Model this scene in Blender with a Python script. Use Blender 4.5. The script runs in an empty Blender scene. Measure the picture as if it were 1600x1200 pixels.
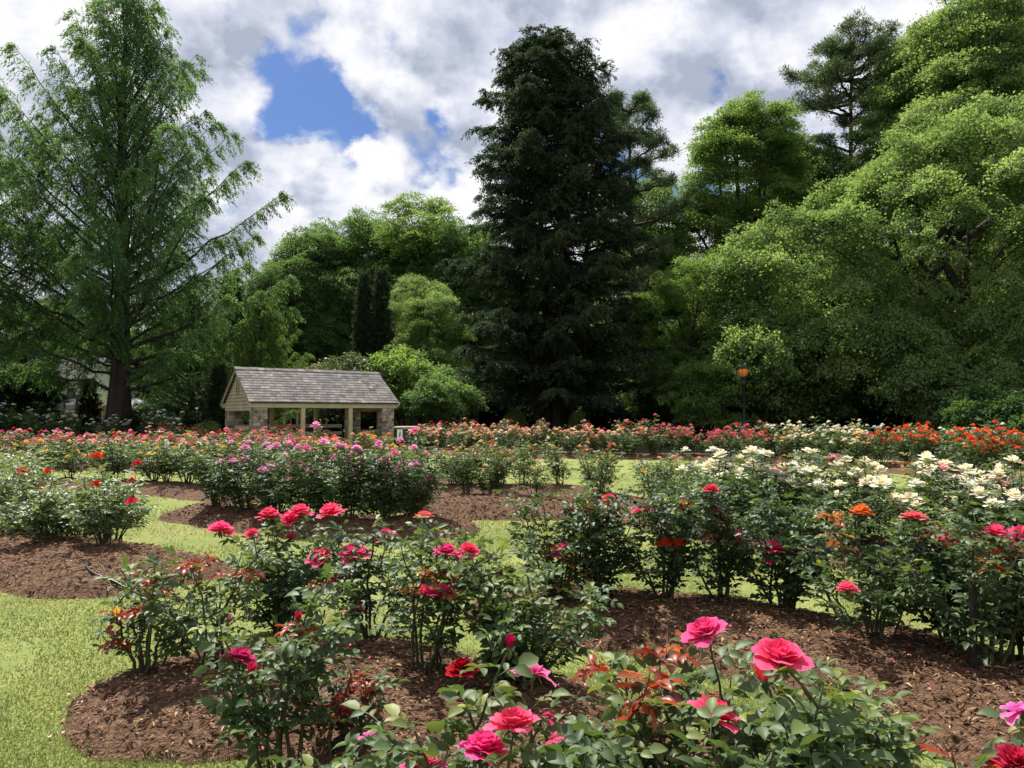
import bpy, math, random
import numpy as np
from mathutils import Vector, Matrix

RAD = math.radians
scene = bpy.context.scene
col = scene.collection
CAMH, FPX, HOR = 1.6, 1200.0, 650.0
PITCH = math.atan((HOR - 600.0) / FPX)


def at(px, py, Y):
    """point seen at photo pixel (px, py) at ground distance Y"""
    return np.array([(px - 800.0) / FPX * Y, Y, CAMH + (HOR - py) / FPX * Y])


def ground(px, py):
    Y = CAMH * FPX / (py - HOR)
    return np.array([(px - 800.0) / FPX * Y, Y])


# ------------------------------------------------------------------ meshes
class Geo:
    def __init__(self):
        self.V, self.Q, self.T, self.t = [], [], [], []
        self.n = 0

    def add(self, V, Q=None, T=None, tint=0.5):
        V = np.asarray(V, dtype=np.float32).reshape(-1, 3)
        if len(V) == 0:
            return
        if Q is not None and len(Q):
            self.Q.append(np.asarray(Q, dtype=np.int64).reshape(-1, 4) + self.n)
        if T is not None and len(T):
            self.T.append(np.asarray(T, dtype=np.int64).reshape(-1, 3) + self.n)
        tt = np.asarray(tint, dtype=np.float32)
        self.t.append(np.full(len(V), tt, dtype=np.float32) if tt.ndim == 0 else tt.astype(np.float32))
        self.V.append(V)
        self.n += len(V)

    def box(self, c, s, tint=0.5, rz=0.0, mat=None):
        x, y, z = [a / 2.0 for a in s]
        V = np.array([[-x, -y, -z], [x, -y, -z], [x, y, -z], [-x, y, -z], [-x, -y, z], [x, -y, z], [x, y, z], [-x, y, z]])
        if rz:
            ca, sa = math.cos(rz), math.sin(rz)
            V = V @ np.array([[ca, sa, 0], [-sa, ca, 0], [0, 0, 1]])
        V = V + np.array(c)
        self.add(V, [[0, 3, 2, 1], [4, 5, 6, 7], [0, 1, 5, 4], [1, 2, 6, 5], [2, 3, 7, 6], [3, 0, 4, 7]], tint=tint)

    def tube(self, path, rad, sides=6, tint=0.5, cap=True):
        V, Q, T = tube(path, rad, sides, cap)
        self.add(V, Q, T, tint)

    def lathe(self, prof, sides=16, c=(0, 0, 0), tint=0.5):
        prof = np.array(prof, dtype=float)
        a = np.arange(sides) * 2 * math.pi / sides
        V = np.stack([np.outer(prof[:, 0], np.cos(a)), np.outer(prof[:, 0], np.sin(a)), np.repeat(prof[:, 1][:, None], sides, 1)], -1).reshape(-1, 3)
        Q = []
        for i in range(len(prof) - 1):
            for j in range(sides):
                k = (j + 1) % sides
                Q.append([i * sides + j, i * sides + k, (i + 1) * sides + k, (i + 1) * sides + j])
        self.add(V + np.array(c), Q, tint=tint)

    def mesh(self, name, mat, smooth=True):
        V = np.concatenate(self.V) if self.V else np.zeros((0, 3), np.float32)
        Q = np.concatenate(self.Q) if self.Q else np.zeros((0, 4), np.int64)
        T = np.concatenate(self.T) if self.T else np.zeros((0, 3), np.int64)
        me = bpy.data.meshes.new(name)
        nl = len(Q) * 4 + len(T) * 3
        me.vertices.add(len(V)); me.loops.add(nl); me.polygons.add(len(Q) + len(T))
        me.vertices.foreach_set("co", V.astype(np.float32).ravel())
        me.loops.foreach_set("vertex_index", np.concatenate([Q.ravel(), T.ravel()]).astype(np.int32))
        ls = np.concatenate([np.arange(len(Q)) * 4, len(Q) * 4 + np.arange(len(T)) * 3]).astype(np.int32)
        me.polygons.foreach_set("loop_start", ls)
        me.polygons.foreach_set("use_smooth", np.full(len(ls), bool(smooth)))
        at_ = me.attributes.new("tint", 'FLOAT', 'POINT')
        at_.data.foreach_set("value", np.concatenate(self.t) if self.t else np.zeros(0, np.float32))
        me.update(calc_edges=True)
        if mat is not None:
            me.materials.append(mat)
        return me

    def build(self, name, mat, parent=None, loc=None, smooth=True):
        return link(name, self.mesh(name, mat, smooth), parent, loc)


def link(name, me, parent=None, loc=None):
    o = bpy.data.objects.new(name, me)
    col.objects.link(o)
    if parent is not None:
        o.parent = parent
    if loc is not None:
        o.location = loc
    return o


def thing(name, label, cat, loc=(0, 0, 0), rz=0.0, group=None, scale=None):
    o = bpy.data.objects.new(name, None)
    o.empty_display_size = 0.2
    col.objects.link(o)
    o.location = loc
    o.rotation_euler = (0, 0, rz)
    if scale is not None:
        o.scale = scale if hasattr(scale, '__len__') else (scale,) * 3
    tag(o, label, cat, group)
    return o


def tag(o, label, cat, group=None, kind=None):
    o['label'] = label
    o['category'] = cat
    if group:
        o['group'] = group
    if kind:
        o['kind'] = kind
    return o


def structure(o):
    o['kind'] = 'structure'
    return o


def tube(path, rad, sides=6, cap=True):
    P = np.asarray(path, dtype=float)
    n = len(P)
    r = np.broadcast_to(np.asarray(rad, dtype=float), (n,))
    T = np.gradient(P, axis=0)
    T /= np.maximum(np.linalg.norm(T, axis=1, keepdims=True), 1e-9)
    m = T.mean(0)
    ref = np.array([1.0, 0, 0]) if abs(m[0]) < 0.6 * np.linalg.norm(m) + 1e-9 else np.array([0, 1.0, 0])
    A = np.cross(T, ref); A /= np.maximum(np.linalg.norm(A, axis=1, keepdims=True), 1e-9)
    B = np.cross(T, A)
    a = np.arange(sides) * 2 * math.pi / sides
    ring = A[:, None, :] * np.cos(a)[None, :, None] + B[:, None, :] * np.sin(a)[None, :, None]
    V = P[:, None, :] + ring * r[:, None, None]
    V = V.reshape(-1, 3)
    i = np.arange(n - 1)[:, None] * sides
    j = np.arange(sides)[None, :]
    k = (j + 1) % sides
    Q = np.stack([i + j, i + sides + j, i + sides + k, i + k], -1).reshape(-1, 4)
    Tr = []
    if cap:
        V = np.concatenate([V, P[-1:]])
        e = (n - 1) * sides
        Tr = [[e + q, len(V) - 1, e + (q + 1) % sides] for q in range(sides)]
    return V, Q, Tr


def bezier(a, b, c, n):
    t = np.linspace(0, 1, n)[:, None]
    a, b, c = map(np.asarray, (a, b, c))
    return a * (1 - t) ** 2 + 2 * b * t * (1 - t) + c * t ** 2


def unit(v):
    return v / np.maximum(np.linalg.norm(v, axis=-1, keepdims=True), 1e-9)


# leaf templates: verts (along, across, up), quads, tris
LEAF4 = (np.array([[0, 0, 0], [.45, .5, .07], [1, 0, -.12], [.45, -.5, .07]]), np.array([[0, 1, 2, 3]]), np.zeros((0, 3), int))
LEAF6 = (np.array([[0, 0, 0], [.5, 0, -.02], [1, 0, -.16], [.28, .43, .10], [.70, .38, .05], [.28, -.43, .10], [.70, -.38, .05]]),
         np.array([[0, 1, 4, 3], [0, 5, 6, 1]]), np.array([[1, 2, 4], [1, 6, 2]]))
_x = [.22, .48, .76]
LEAF11 = (np.array([[0, 0, 0], [.22, 0, .0], [.48, 0, -.01], [.76, 0, -.06], [1, 0, -.17],
                    [.20, .36, .10], [.46, .47, .13], [.74, .34, .05],
                    [.20, -.36, .10], [.46, -.47, .13], [.74, -.34, .05]]),
          np.array([[1, 2, 6, 5], [2, 3, 7, 6], [1, 8, 9, 2], [2, 9, 10, 3]]),
          np.array([[0, 1, 5], [3, 4, 7], [0, 8, 1], [3, 10, 4]]))


def leaves(g, tm, P, D, N, L, W, tint):
    """lay one leaf per row of P: axis D, rough normal N, length L, width W"""
    P, D, N = map(lambda a: np.asarray(a, dtype=float), (P, D, N))
    n = len(P)
    if n == 0:
        return
    L = np.broadcast_to(np.asarray(L, float), (n,)); W = np.broadcast_to(np.asarray(W, float), (n,))
    D = unit(D)
    S = unit(np.cross(N, D)); N2 = np.cross(D, S)
    tv, tq, tt = tm
    V = (P[:, None, :] + tv[None, :, 0, None] * L[:, None, None] * D[:, None, :]
         + tv[None, :, 1, None] * W[:, None, None] * S[:, None, :]
         + tv[None, :, 2, None] * L[:, None, None] * N2[:, None, :])
    k = len(tv)
    off = (np.arange(n) * k)[:, None, None]
    Q = (tq[None] + off).reshape(-1, 4) if len(tq) else None
    T = (tt[None] + off).reshape(-1, 3) if len(tt) else None
    tint = np.broadcast_to(np.asarray(tint, float), (n,))
    g.add(V.reshape(-1, 3), Q, T, np.repeat(tint, k))


# ------------------------------------------------------------------ materials
def newmat(name):
    m = bpy.data.materials.new(name)
    m.use_nodes = True
    nt = m.node_tree
    for n in list(nt.nodes):
        nt.nodes.remove(n)
    return m, nt


def N_(nt, typ, **kw):
    n = nt.nodes.new(typ)
    for k, v in kw.items():
        if k in ('ins',):
            for a, b in v.items():
                n.inputs[a].default_value = b
        else:
            setattr(n, k, v)
    return n


def ramp(nt, fac, stops, interp='LINEAR'):
    r = nt.nodes.new('ShaderNodeValToRGB')
    r.color_ramp.interpolation = interp
    els = r.color_ramp.elements
    while len(els) > 1:
        els.remove(els[-1])
    els[0].position = stops[0][0]; els[0].color = (*stops[0][1], 1)
    for p, c in stops[1:]:
        e = els.new(p); e.color = (*c, 1)
    nt.links.new(fac, r.inputs[0])
    return r.outputs[0]


def leafmat(name, stops, transl=0.35, rough=0.45, spec=0.4, tcol=(1.25, 1.3, 0.55), rand=0.0):
    m, nt = newmat(name)
    a = N_(nt, 'ShaderNodeAttribute', attribute_name='tint')
    c = ramp(nt, a.outputs['Fac'], stops)
    if rand:
        oi = N_(nt, 'ShaderNodeObjectInfo')
        mr = N_(nt, 'ShaderNodeMapRange', ins={3: 1 - rand, 4: 1 + rand})
        nt.links.new(oi.outputs['Random'], mr.inputs[0])
        hs = N_(nt, 'ShaderNodeHueSaturation')
        nt.links.new(mr.outputs[0], hs.inputs['Value']); nt.links.new(c, hs.inputs['Color'])
        c = hs.outputs[0]
    p = N_(nt, 'ShaderNodeBsdfPrincipled', ins={'Roughness': rough, 'Specular IOR Level': spec})
    nt.links.new(c, p.inputs['Base Color'])
    out = N_(nt, 'ShaderNodeOutputMaterial')
    mul = N_(nt, 'ShaderNodeMix', data_type='RGBA', blend_type='MULTIPLY')
    mul.inputs[0].default_value = 1.0
    nt.links.new(c, mul.inputs[6]); mul.inputs[7].default_value = (*tcol, 1)
    tr = N_(nt, 'ShaderNodeBsdfTranslucent')
    nt.links.new(mul.outputs[2], tr.inputs[0])
    mx = N_(nt, 'ShaderNodeMixShader', ins={0: transl})
    nt.links.new(p.outputs[0], mx.inputs[1]); nt.links.new(tr.outputs[0], mx.inputs[2])
    nt.links.new(mx.outputs[0], out.inputs[0])
    return m


def noisemat(name, stops, scale=8.0, detail=6.0, rough=0.85, bump=0.3, bscale=None, dist=0.02, stretch=(1, 1, 1), spec=0.3, rough_n=0.6, coord='Object', tint=False):
    m, nt = newmat(name)
    tc = N_(nt, 'ShaderNodeTexCoord')
    mp = N_(nt, 'ShaderNodeMapping'); mp.inputs['Scale'].default_value = stretch
    nt.links.new(tc.outputs[coord], mp.inputs[0])
    n = N_(nt, 'ShaderNodeTexNoise', ins={'Scale': scale, 'Detail': detail, 'Roughness': rough_n})
    nt.links.new(mp.outputs[0], n.inputs['Vector'])
    fac = n.outputs['Fac']
    if tint:
        a = N_(nt, 'ShaderNodeAttribute', attribute_name='tint')
        ma = N_(nt, 'ShaderNodeMath', operation='ADD')
        sb = N_(nt, 'ShaderNodeMath', operation='SUBTRACT', ins={1: 0.5})
        nt.links.new(a.outputs['Fac'], sb.inputs[0])
        nt.links.new(fac, ma.inputs[0]); nt.links.new(sb.outputs[0], ma.inputs[1])
        fac = ma.outputs[0]
    c = ramp(nt, fac, stops)
    p = N_(nt, 'ShaderNodeBsdfPrincipled', ins={'Roughness': rough, 'Specular IOR Level': spec})
    nt.links.new(c, p.inputs['Base Color'])
    if bump:
        n2 = N_(nt, 'ShaderNodeTexNoise', ins={'Scale': bscale or scale * 4, 'Detail': 4.0})
        nt.links.new(mp.outputs[0], n2.inputs['Vector'])
        b = N_(nt, 'ShaderNodeBump', ins={'Strength': bump, 'Distance': dist})
        nt.links.new(n2.outputs['Fac'], b.inputs['Height'])
        nt.links.new(b.outputs[0], p.inputs['Normal'])
    out = N_(nt, 'ShaderNodeOutputMaterial')
    nt.links.new(p.outputs[0], out.inputs[0])
    return m


def plainmat(name, c, rough=0.6, metal=0.0, emit=None, es=0.0, spec=0.4):
    m = noisemat(name, [(0.3, tuple(x * .88 for x in c)), (0.7, tuple(min(1, x * 1.1) for x in c))], scale=14, rough=rough, bump=0.05, spec=spec)
    p = [n for n in m.node_tree.nodes if n.type == 'BSDF_PRINCIPLED'][0]
    p.inputs['Metallic'].default_value = metal
    if emit:
        p.inputs['Emission Color'].default_value = (*emit, 1)
        p.inputs['Emission Strength'].default_value = es
    return m


def petalmat(name, core, edge, transl=0.42, hue=0.015, val=0.16):
    """tint 0 = petal base, 1 = petal rim"""
    m, nt = newmat(name)
    a = N_(nt, 'ShaderNodeAttribute', attribute_name='tint')
    tcp = N_(nt, 'ShaderNodeTexCoord')
    nz = N_(nt, 'ShaderNodeTexNoise', ins={'Scale': 75.0, 'Detail': 5.0, 'Roughness': 0.65}); nt.links.new(tcp.outputs['Object'], nz.inputs[0])
    sft = N_(nt, 'ShaderNodeMath', operation='MULTIPLY_ADD', ins={1: 0.9, 2: -0.45}); nt.links.new(nz.outputs['Fac'], sft.inputs[0])
    fc = N_(nt, 'ShaderNodeMath', operation='ADD', use_clamp=True); nt.links.new(a.outputs['Fac'], fc.inputs[0]); nt.links.new(sft.outputs[0], fc.inputs[1])
    c = ramp(nt, fc.outputs[0], [(0.0, tuple(x * .8 for x in core)), (.3, core), (.9, edge), (1.0, tuple(min(.92, x * 1.08 + .03) for x in edge))])
    oi = N_(nt, 'ShaderNodeObjectInfo')
    h = N_(nt, 'ShaderNodeMapRange', ins={3: 0.5 - hue, 4: 0.5 + hue}); nt.links.new(oi.outputs['Random'], h.inputs[0])
    w = N_(nt, 'ShaderNodeTexWhiteNoise', noise_dimensions='1D'); nt.links.new(oi.outputs['Random'], w.inputs['W'])
    v = N_(nt, 'ShaderNodeMapRange', ins={3: 1 - val, 4: 1 + val * .7}); nt.links.new(w.outputs['Value'], v.inputs[0])
    hs = N_(nt, 'ShaderNodeHueSaturation')
    nt.links.new(h.outputs[0], hs.inputs['Hue']); nt.links.new(v.outputs[0], hs.inputs['Value']); nt.links.new(c, hs.inputs['Color'])
    p = N_(nt, 'ShaderNodeBsdfPrincipled', ins={'Roughness': 0.8, 'Specular IOR Level': 0.12})
    nt.links.new(hs.outputs[0], p.inputs['Base Color'])
    tr = N_(nt, 'ShaderNodeBsdfTranslucent'); nt.links.new(hs.outputs[0], tr.inputs[0])
    mx = N_(nt, 'ShaderNodeMixShader', ins={0: transl})
    nt.links.new(p.outputs[0], mx.inputs[1]); nt.links.new(tr.outputs[0], mx.inputs[2])
    out = N_(nt, 'ShaderNodeOutputMaterial'); nt.links.new(mx.outputs[0], out.inputs[0])
    return m


def vnoise(x, y, seed=0):
    """smooth value noise, 0..1"""
    x = np.asarray(x, float); y = np.asarray(y, float)
    tab = np.random.RandomState(seed + 900).uniform(0, 1, (64, 64))
    xi, yi = np.floor(x).astype(int), np.floor(y).astype(int)
    fx, fy = x - xi, y - yi
    fx, fy = fx * fx * (3 - 2 * fx), fy * fy * (3 - 2 * fy)
    g_ = lambda a, b: tab[a % 64, b % 64]
    return (g_(xi, yi) * (1 - fx) + g_(xi + 1, yi) * fx) * (1 - fy) + (g_(xi, yi + 1) * (1 - fx) + g_(xi + 1, yi + 1) * fx) * fy


def fnoise(x, y, seed=0, oc=3):
    t = 0
    for k in range(oc):
        t = t + vnoise(x * 2 ** k + 7.3 * k, y * 2 ** k + 3.1 * k, seed + k) / 2 ** (k + 1)
    return t / (1 - .5 ** oc)


# ------------------------------------------------------------------ camera, sun, sky
cam = bpy.data.cameras.new("camera")
cam.sensor_width = 36.0
cam.lens = 36.0 * FPX / 1600.0
cam.clip_end = 2000.0
cam.clip_start = 0.05
cam_o = bpy.data.objects.new("camera", cam)
col.objects.link(cam_o)
cam_o.location = (0, 0, CAMH)
cam_o.rotation_euler = (math.pi / 2 + PITCH, 0, 0)
scene.camera = cam_o

SUN_EL, SUN_AZ = RAD(59), RAD(-29)          # azimuth from +Y towards +X
sd = Vector((math.sin(SUN_AZ) * math.cos(SUN_EL), math.cos(SUN_AZ) * math.cos(SUN_EL), math.sin(SUN_EL)))
sl = bpy.data.lights.new("sun", 'SUN')
sl.energy = 4.8
sl.angle = RAD(0.5)
sl.color = (1.0, 0.955, 0.87)
so = bpy.data.objects.new("sun", sl)
col.objects.link(so)
so.rotation_euler = sd.to_track_quat('Z', 'Y').to_euler()

world = bpy.data.worlds.new("World")
scene.world = world
world.use_nodes = True
nt = world.node_tree
for n in list(nt.nodes):
    nt.nodes.remove(n)
sky = N_(nt, 'ShaderNodeTexSky', sky_type='NISHITA')
sky.sun_disc = False
sky.sun_elevation = SUN_EL
sky.sun_rotation = SUN_AZ
tc = N_(nt, 'ShaderNodeTexCoord')
sep = N_(nt, 'ShaderNodeSeparateXYZ'); nt.links.new(tc.outputs['Generated'], sep.inputs[0])


def M(op, a, b=None, c=None):
    n = N_(nt, 'ShaderNodeMath', operation=op)
    for i, v in enumerate((a, b, c)):
        if v is None:
            continue
        if isinstance(v, (int, float)):
            n.inputs[i].default_value = v
        else:
            nt.links.new(v, n.inputs[i])
    return n.outputs[0]


def VM(op, a, b):
    n = N_(nt, 'ShaderNodeVectorMath', operation=op)
    for i, v in enumerate((a, b)):
        if isinstance(v, (tuple, list)):
            n.inputs[i].default_value = v
        elif isinstance(v, (int, float)):
            n.inputs['Scale'].default_value = v
        else:
            nt.links.new(v, n.inputs[i])
    return n


def sstep(x, lo, hi):
    n = N_(nt, 'ShaderNodeMapRange', interpolation_type='SMOOTHSTEP', ins={1: lo, 2: hi})
    nt.links.new(x, n.inputs[0])
    return n.outputs[0]


# clouds lie on a high flat layer: project the view direction on it
zz = M('ADD', M('MAXIMUM', sep.outputs[2], 0.0), 0.60)
cmb = N_(nt, 'ShaderNodeCombineXYZ')
nt.links.new(M('DIVIDE', sep.outputs[0], zz), cmb.inputs[0])
nt.links.new(M('DIVIDE', sep.outputs[1], zz), cmb.inputs[1])
cmb.inputs[2].default_value = 0.0


def cloud_density(vec):
    n1 = N_(nt, 'ShaderNodeTexNoise', noise_dimensions='2D', ins={'Scale': 3.6, 'Detail': 8.0, 'Roughness': 0.60})
    nt.links.new(vec, n1.inputs['Vector'])
    wv = N_(nt, 'ShaderNodeVectorMath', operation='MULTIPLY_ADD')
    nt.links.new(n1.outputs['Color'], wv.inputs[0]); wv.inputs[1].default_value = (.16, .16, 0); nt.links.new(vec, wv.inputs[2])
    v1 = N_(nt, 'ShaderNodeTexVoronoi', voronoi_dimensions='2D', feature='F1', ins={'Scale': 9.0, 'Detail': 2.0, 'Roughness': 0.5})
    nt.links.new(wv.outputs[0], v1.inputs['Vector'])
    return M('ADD', n1.outputs['Fac'], M('MULTIPLY', M('SUBTRACT', 0.45, v1.outputs['Distance']), 0.22))


off = VM('ADD', cmb.outputs[0], (3.7, 1.9, 0.0)).outputs[0]
den = cloud_density(off)
den_s = cloud_density(VM('ADD', off, (-0.02, -0.07, 0.0)).outputs[0])
# gaps of blue, each in its own direction in the sky
hole = None
for (hx, hy, hr, hs) in ((430, 90, .040, .24), (462, 138, .044, .26), (426, 186, .030, .26), (500, 120, .03, .20), (450, 44, .02, .16), (682, 178, .020, .15), (612, 55, .022, .15), (348, 315, .03, .2), (1085, 312, .03, .22)):
    d = at(hx, hy, 100.0) - np.array([0, 0, CAMH]); d /= np.linalg.norm(d)
    dist = N_(nt, 'ShaderNodeVectorMath', operation='DISTANCE')
    nt.links.new(tc.outputs['Generated'], dist.inputs[0]); dist.inputs[1].default_value = tuple(d)
    q = N_(nt, 'ShaderNodeMapRange', interpolation_type='SMOOTHSTEP', ins={1: hr * 1.7, 2: 0.0, 3: 0.0, 4: hs})
    nt.links.new(dist.outputs['Value'], q.inputs[0])
    hole = q.outputs[0] if hole is None else M('MAXIMUM', hole, q.outputs[0])
dh = M('SUBTRACT', M('ADD', den, 0.165), hole)
alpha = sstep(dh, 0.30, 0.44)
lit = M('SUBTRACT', den, den_s)
big = N_(nt, 'ShaderNodeTexNoise', ins={'Scale': 1.15, 'Detail': 3.0, 'Roughness': 0.5}); nt.links.new(off, big.inputs['Vector'])
thick = sstep(dh, 0.40, 0.80)
sh = M('ADD', M('MULTIPLY', lit, 3.8), M('SUBTRACT', 0.74, M('MULTIPLY', thick, 0.42)))
sh = M('ADD', sh, M('MULTIPLY', M('SUBTRACT', big.outputs['Fac'], 0.5), -1.3))
crmp = ramp(nt, sh, [(0.05, (2.3, 2.55, 3.2)), (0.42, (3.4, 3.6, 4.25)), (0.72, (4.4, 4.5, 4.95)), (1.0, (5.2, 5.2, 5.4))])
skysat = N_(nt, 'ShaderNodeMix', data_type='RGBA', blend_type='MULTIPLY'); skysat.inputs[0].default_value = 1.0
nt.links.new(sky.outputs[0], skysat.inputs[6]); skysat.inputs[7].default_value = (0.26, 0.36, 0.54, 1)
mix = N_(nt, 'ShaderNodeMix', data_type='RGBA')
nt.links.new(alpha, mix.inputs[0]); nt.links.new(skysat.outputs[2], mix.inputs[6]); nt.links.new(crmp, mix.inputs[7])
bg = N_(nt, 'ShaderNodeBackground', ins={'Strength': 0.110}); nt.links.new(mix.outputs[2], bg.inputs[0])
wo = N_(nt, 'ShaderNodeOutputWorld'); nt.links.new(bg.outputs[0], wo.inputs[0])

scene.view_settings.view_transform = 'Standard'
scene.view_settings.look = 'None'
scene.view_settings.exposure = 0.80
scene.view_settings.gamma = 1.0
scene.cycles.max_bounces = 7
scene.cycles.diffuse_bounces = 5
scene.cycles.glossy_bounces = 1
scene.cycles.transmission_bounces = 4
scene.cycles.use_denoising = True
# ------------------------------------------------------------------ ground
rs = np.random.RandomState(7)


def wob(x, y, s=1.0):
    return (np.sin(x * 2.3 * s + 1.3 * np.sin(y * 1.9 * s)) + np.sin(y * 3.1 * s + 0.7 + 1.1 * np.sin(x * 2.7 * s)) + .6 * np.sin((x + y) * 5.3 * s)) / 2.6


# mulch beds: centre line on the ground, half width, height
BEDS = {
    'front':  ([(-1.62, 4.40), (-.95, 4.60), (-.1, 4.0), (.45, 2.9), (1.3, 2.35), (3.2, 2.0)], .80, .17),
    'second': ([(.45, 6.25), (1.5, 5.75), (2.3, 5.0), (2.72, 4.2), (2.95, 3.2)], .86, .19),
    'sage':   ([(-9.0, 10.0), (-6.6, 9.2), (-5.0, 8.35), (-3.95, 7.75)], 1.0, .24),
    'lilac':  ([(-4.75, 12.3), (-3.1, 11.1), (-1.95, 10.6), (-1.25, 10.8)], .78, .20),
    'apricot': ([(-1.3, 13.6), (-.5, 12.9), (.45, 12.9)], 1.05, .24),
    'apricot_back': ([(-3.0, 16.8), (-1.0, 16.4), (1.0, 16.2)], .9, .16),
    'cream':  ([(1.5, 14.4), (2.3, 12.4), (3.1, 10.4), (4.2, 8.8), (5.4, 7.6), (6.8, 6.4)], .95, .18),
    'yellow': ([(-12.5, 18.2), (-9.0, 17.4), (-6.6, 16.0), (-5.2, 15.0)], .8, .18),
    'grey':   ([(-13.5, 14.5), (-10.0, 13.4), (-7.6, 12.6)], .85, .18),
    'orange': ([(-5.4, 19.6), (-3.4, 19.0), (-2.2, 18.4)], .9, .18),
    'rosy':   ([(-22.0, 25.0), (-14.0, 24.6), (-7.0, 23.0), (-5.0, 22.4)], 1.5, .2),
    'scarlet': ([(-15.0, 30.0), (-11.0, 29.4), (-7.6, 28.4)], 1.3, .2),
    'far':    ([(-3.8, 34.5), (-1.0, 31.3), (3.0, 30.0), (6.5, 29.0), (9.5, 26.6), (11.6, 22.5), (12.6, 18.4), (12.8, 15.5)], 1.35, .2),
    'shade':  ([(-27.0, 37.0), (-18.0, 37.0), (-15.0, 36.0)], 1.6, .2),
    'silver': ([(-5.2, 37.0), (-3.0, 36.0), (0.0, 36.0)], 1.3, .15),
}


def bed_profile(key, x, y):
    pts, w, h = BEDS[key]
    best = np.full(np.shape(x), 1e9)
    for (ax, ay), (bx, by) in zip(pts[:-1], pts[1:]):
        vx, vy = bx - ax, by - ay
        t = np.clip(((x - ax) * vx + (y - ay) * vy) / (vx * vx + vy * vy), 0, 1)
        best = np.minimum(best, np.hypot(x - ax - t * vx, y - ay - t * vy))
    ww = w * (1 + .34 * (fnoise(np.asarray(x) * 1.1, np.asarray(y) * 1.1, 3, 4) - .5))
    f = 1 - (best / ww) ** 2
    return h * np.where(f > 0, np.sqrt(np.maximum(f, 0)) * .55 + f * .45, f * 1.0)


def gz(x, y):
    """ground height"""
    z = 0.0
    for k in BEDS:
        z = max(z, float(bed_profile(k, np.array(x), np.array(y))))
    return z


# lawn: one sheet to the horizon
m, nt = newmat('lawn')
tc = N_(nt, 'ShaderNodeTexCoord')
n1 = N_(nt, 'ShaderNodeTexNoise', ins={'Scale': 0.55, 'Detail': 6.0, 'Roughness': 0.62}); nt.links.new(tc.outputs['Object'], n1.inputs[0])
n2 = N_(nt, 'ShaderNodeTexNoise', ins={'Scale': 26.0, 'Detail': 5.0, 'Roughness': 0.7}); nt.links.new(tc.outputs['Object'], n2.inputs[0])
mixf = M('ADD', M('MULTIPLY', n1.outputs['Fac'], 0.55), M('MULTIPLY', n2.outputs['Fac'], 0.45)) if False else None
ad = N_(nt, 'ShaderNodeMix', data_type='FLOAT'); ad.inputs[0].default_value = .45
nt.links.new(n1.outputs['Fac'], ad.inputs[2]); nt.links.new(n2.outputs['Fac'], ad.inputs[3])
c = ramp(nt, ad.outputs[0], [(0.30, (.11, .15, .04)), (0.46, (.185, .225, .064)), (0.58, (.265, .285, .09)), (0.70, (.34, .31, .145)), (.8, (.37, .29, .16))])
p = N_(nt, 'ShaderNodeBsdfPrincipled', ins={'Roughness': 0.9, 'Specular IOR Level': 0.15}); nt.links.new(c, p.inputs['Base Color'])
n3 = N_(nt, 'ShaderNodeTexNoise', ins={'Scale': 60.0, 'Detail': 4.0}); nt.links.new(tc.outputs['Object'], n3.inputs[0])
b = N_(nt, 'ShaderNodeBump', ins={'Strength': 0.8, 'Distance': 0.03}); nt.links.new(n3.outputs['Fac'], b.inputs['Height']); nt.links.new(b.outputs[0], p.inputs['Normal'])
o_ = N_(nt, 'ShaderNodeOutputMaterial'); nt.links.new(p.outputs[0], o_.inputs[0])
MAT_LAWN = m

g = Geo()
ys = np.concatenate([np.linspace(-30, 45, 40), np.linspace(60, 900, 10)])
xs = np.concatenate([np.linspace(-900, -60, 8), np.linspace(-45, 45, 40), np.linspace(60, 900, 8)])
X, Y = np.meshgrid(xs, ys)
V = np.stack([X, Y, np.zeros_like(X)], -1).reshape(-1, 3)
nx = len(xs)
i, j = np.meshgrid(np.arange(len(ys) - 1), np.arange(nx - 1), indexing='ij')
Q = np.stack([i * nx + j, i * nx + j + 1, (i + 1) * nx + j + 1, (i + 1) * nx + j], -1).reshape(-1, 4)
g.add(V, Q)
structure(g.build('lawn', MAT_LAWN))

# shaded leaf-litter floor under the trees
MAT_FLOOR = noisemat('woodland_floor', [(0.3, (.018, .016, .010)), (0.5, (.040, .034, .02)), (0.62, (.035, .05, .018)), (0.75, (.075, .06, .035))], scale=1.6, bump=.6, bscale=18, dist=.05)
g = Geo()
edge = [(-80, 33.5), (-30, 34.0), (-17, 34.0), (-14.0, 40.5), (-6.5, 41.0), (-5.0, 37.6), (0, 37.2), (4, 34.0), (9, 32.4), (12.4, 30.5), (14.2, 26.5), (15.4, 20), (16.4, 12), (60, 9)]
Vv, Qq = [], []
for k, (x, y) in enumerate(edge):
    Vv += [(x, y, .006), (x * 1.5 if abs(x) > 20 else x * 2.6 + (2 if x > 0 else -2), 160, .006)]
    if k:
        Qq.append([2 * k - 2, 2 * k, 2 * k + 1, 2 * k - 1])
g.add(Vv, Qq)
structure(g.build('woodland_floor', MAT_FLOOR))

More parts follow.
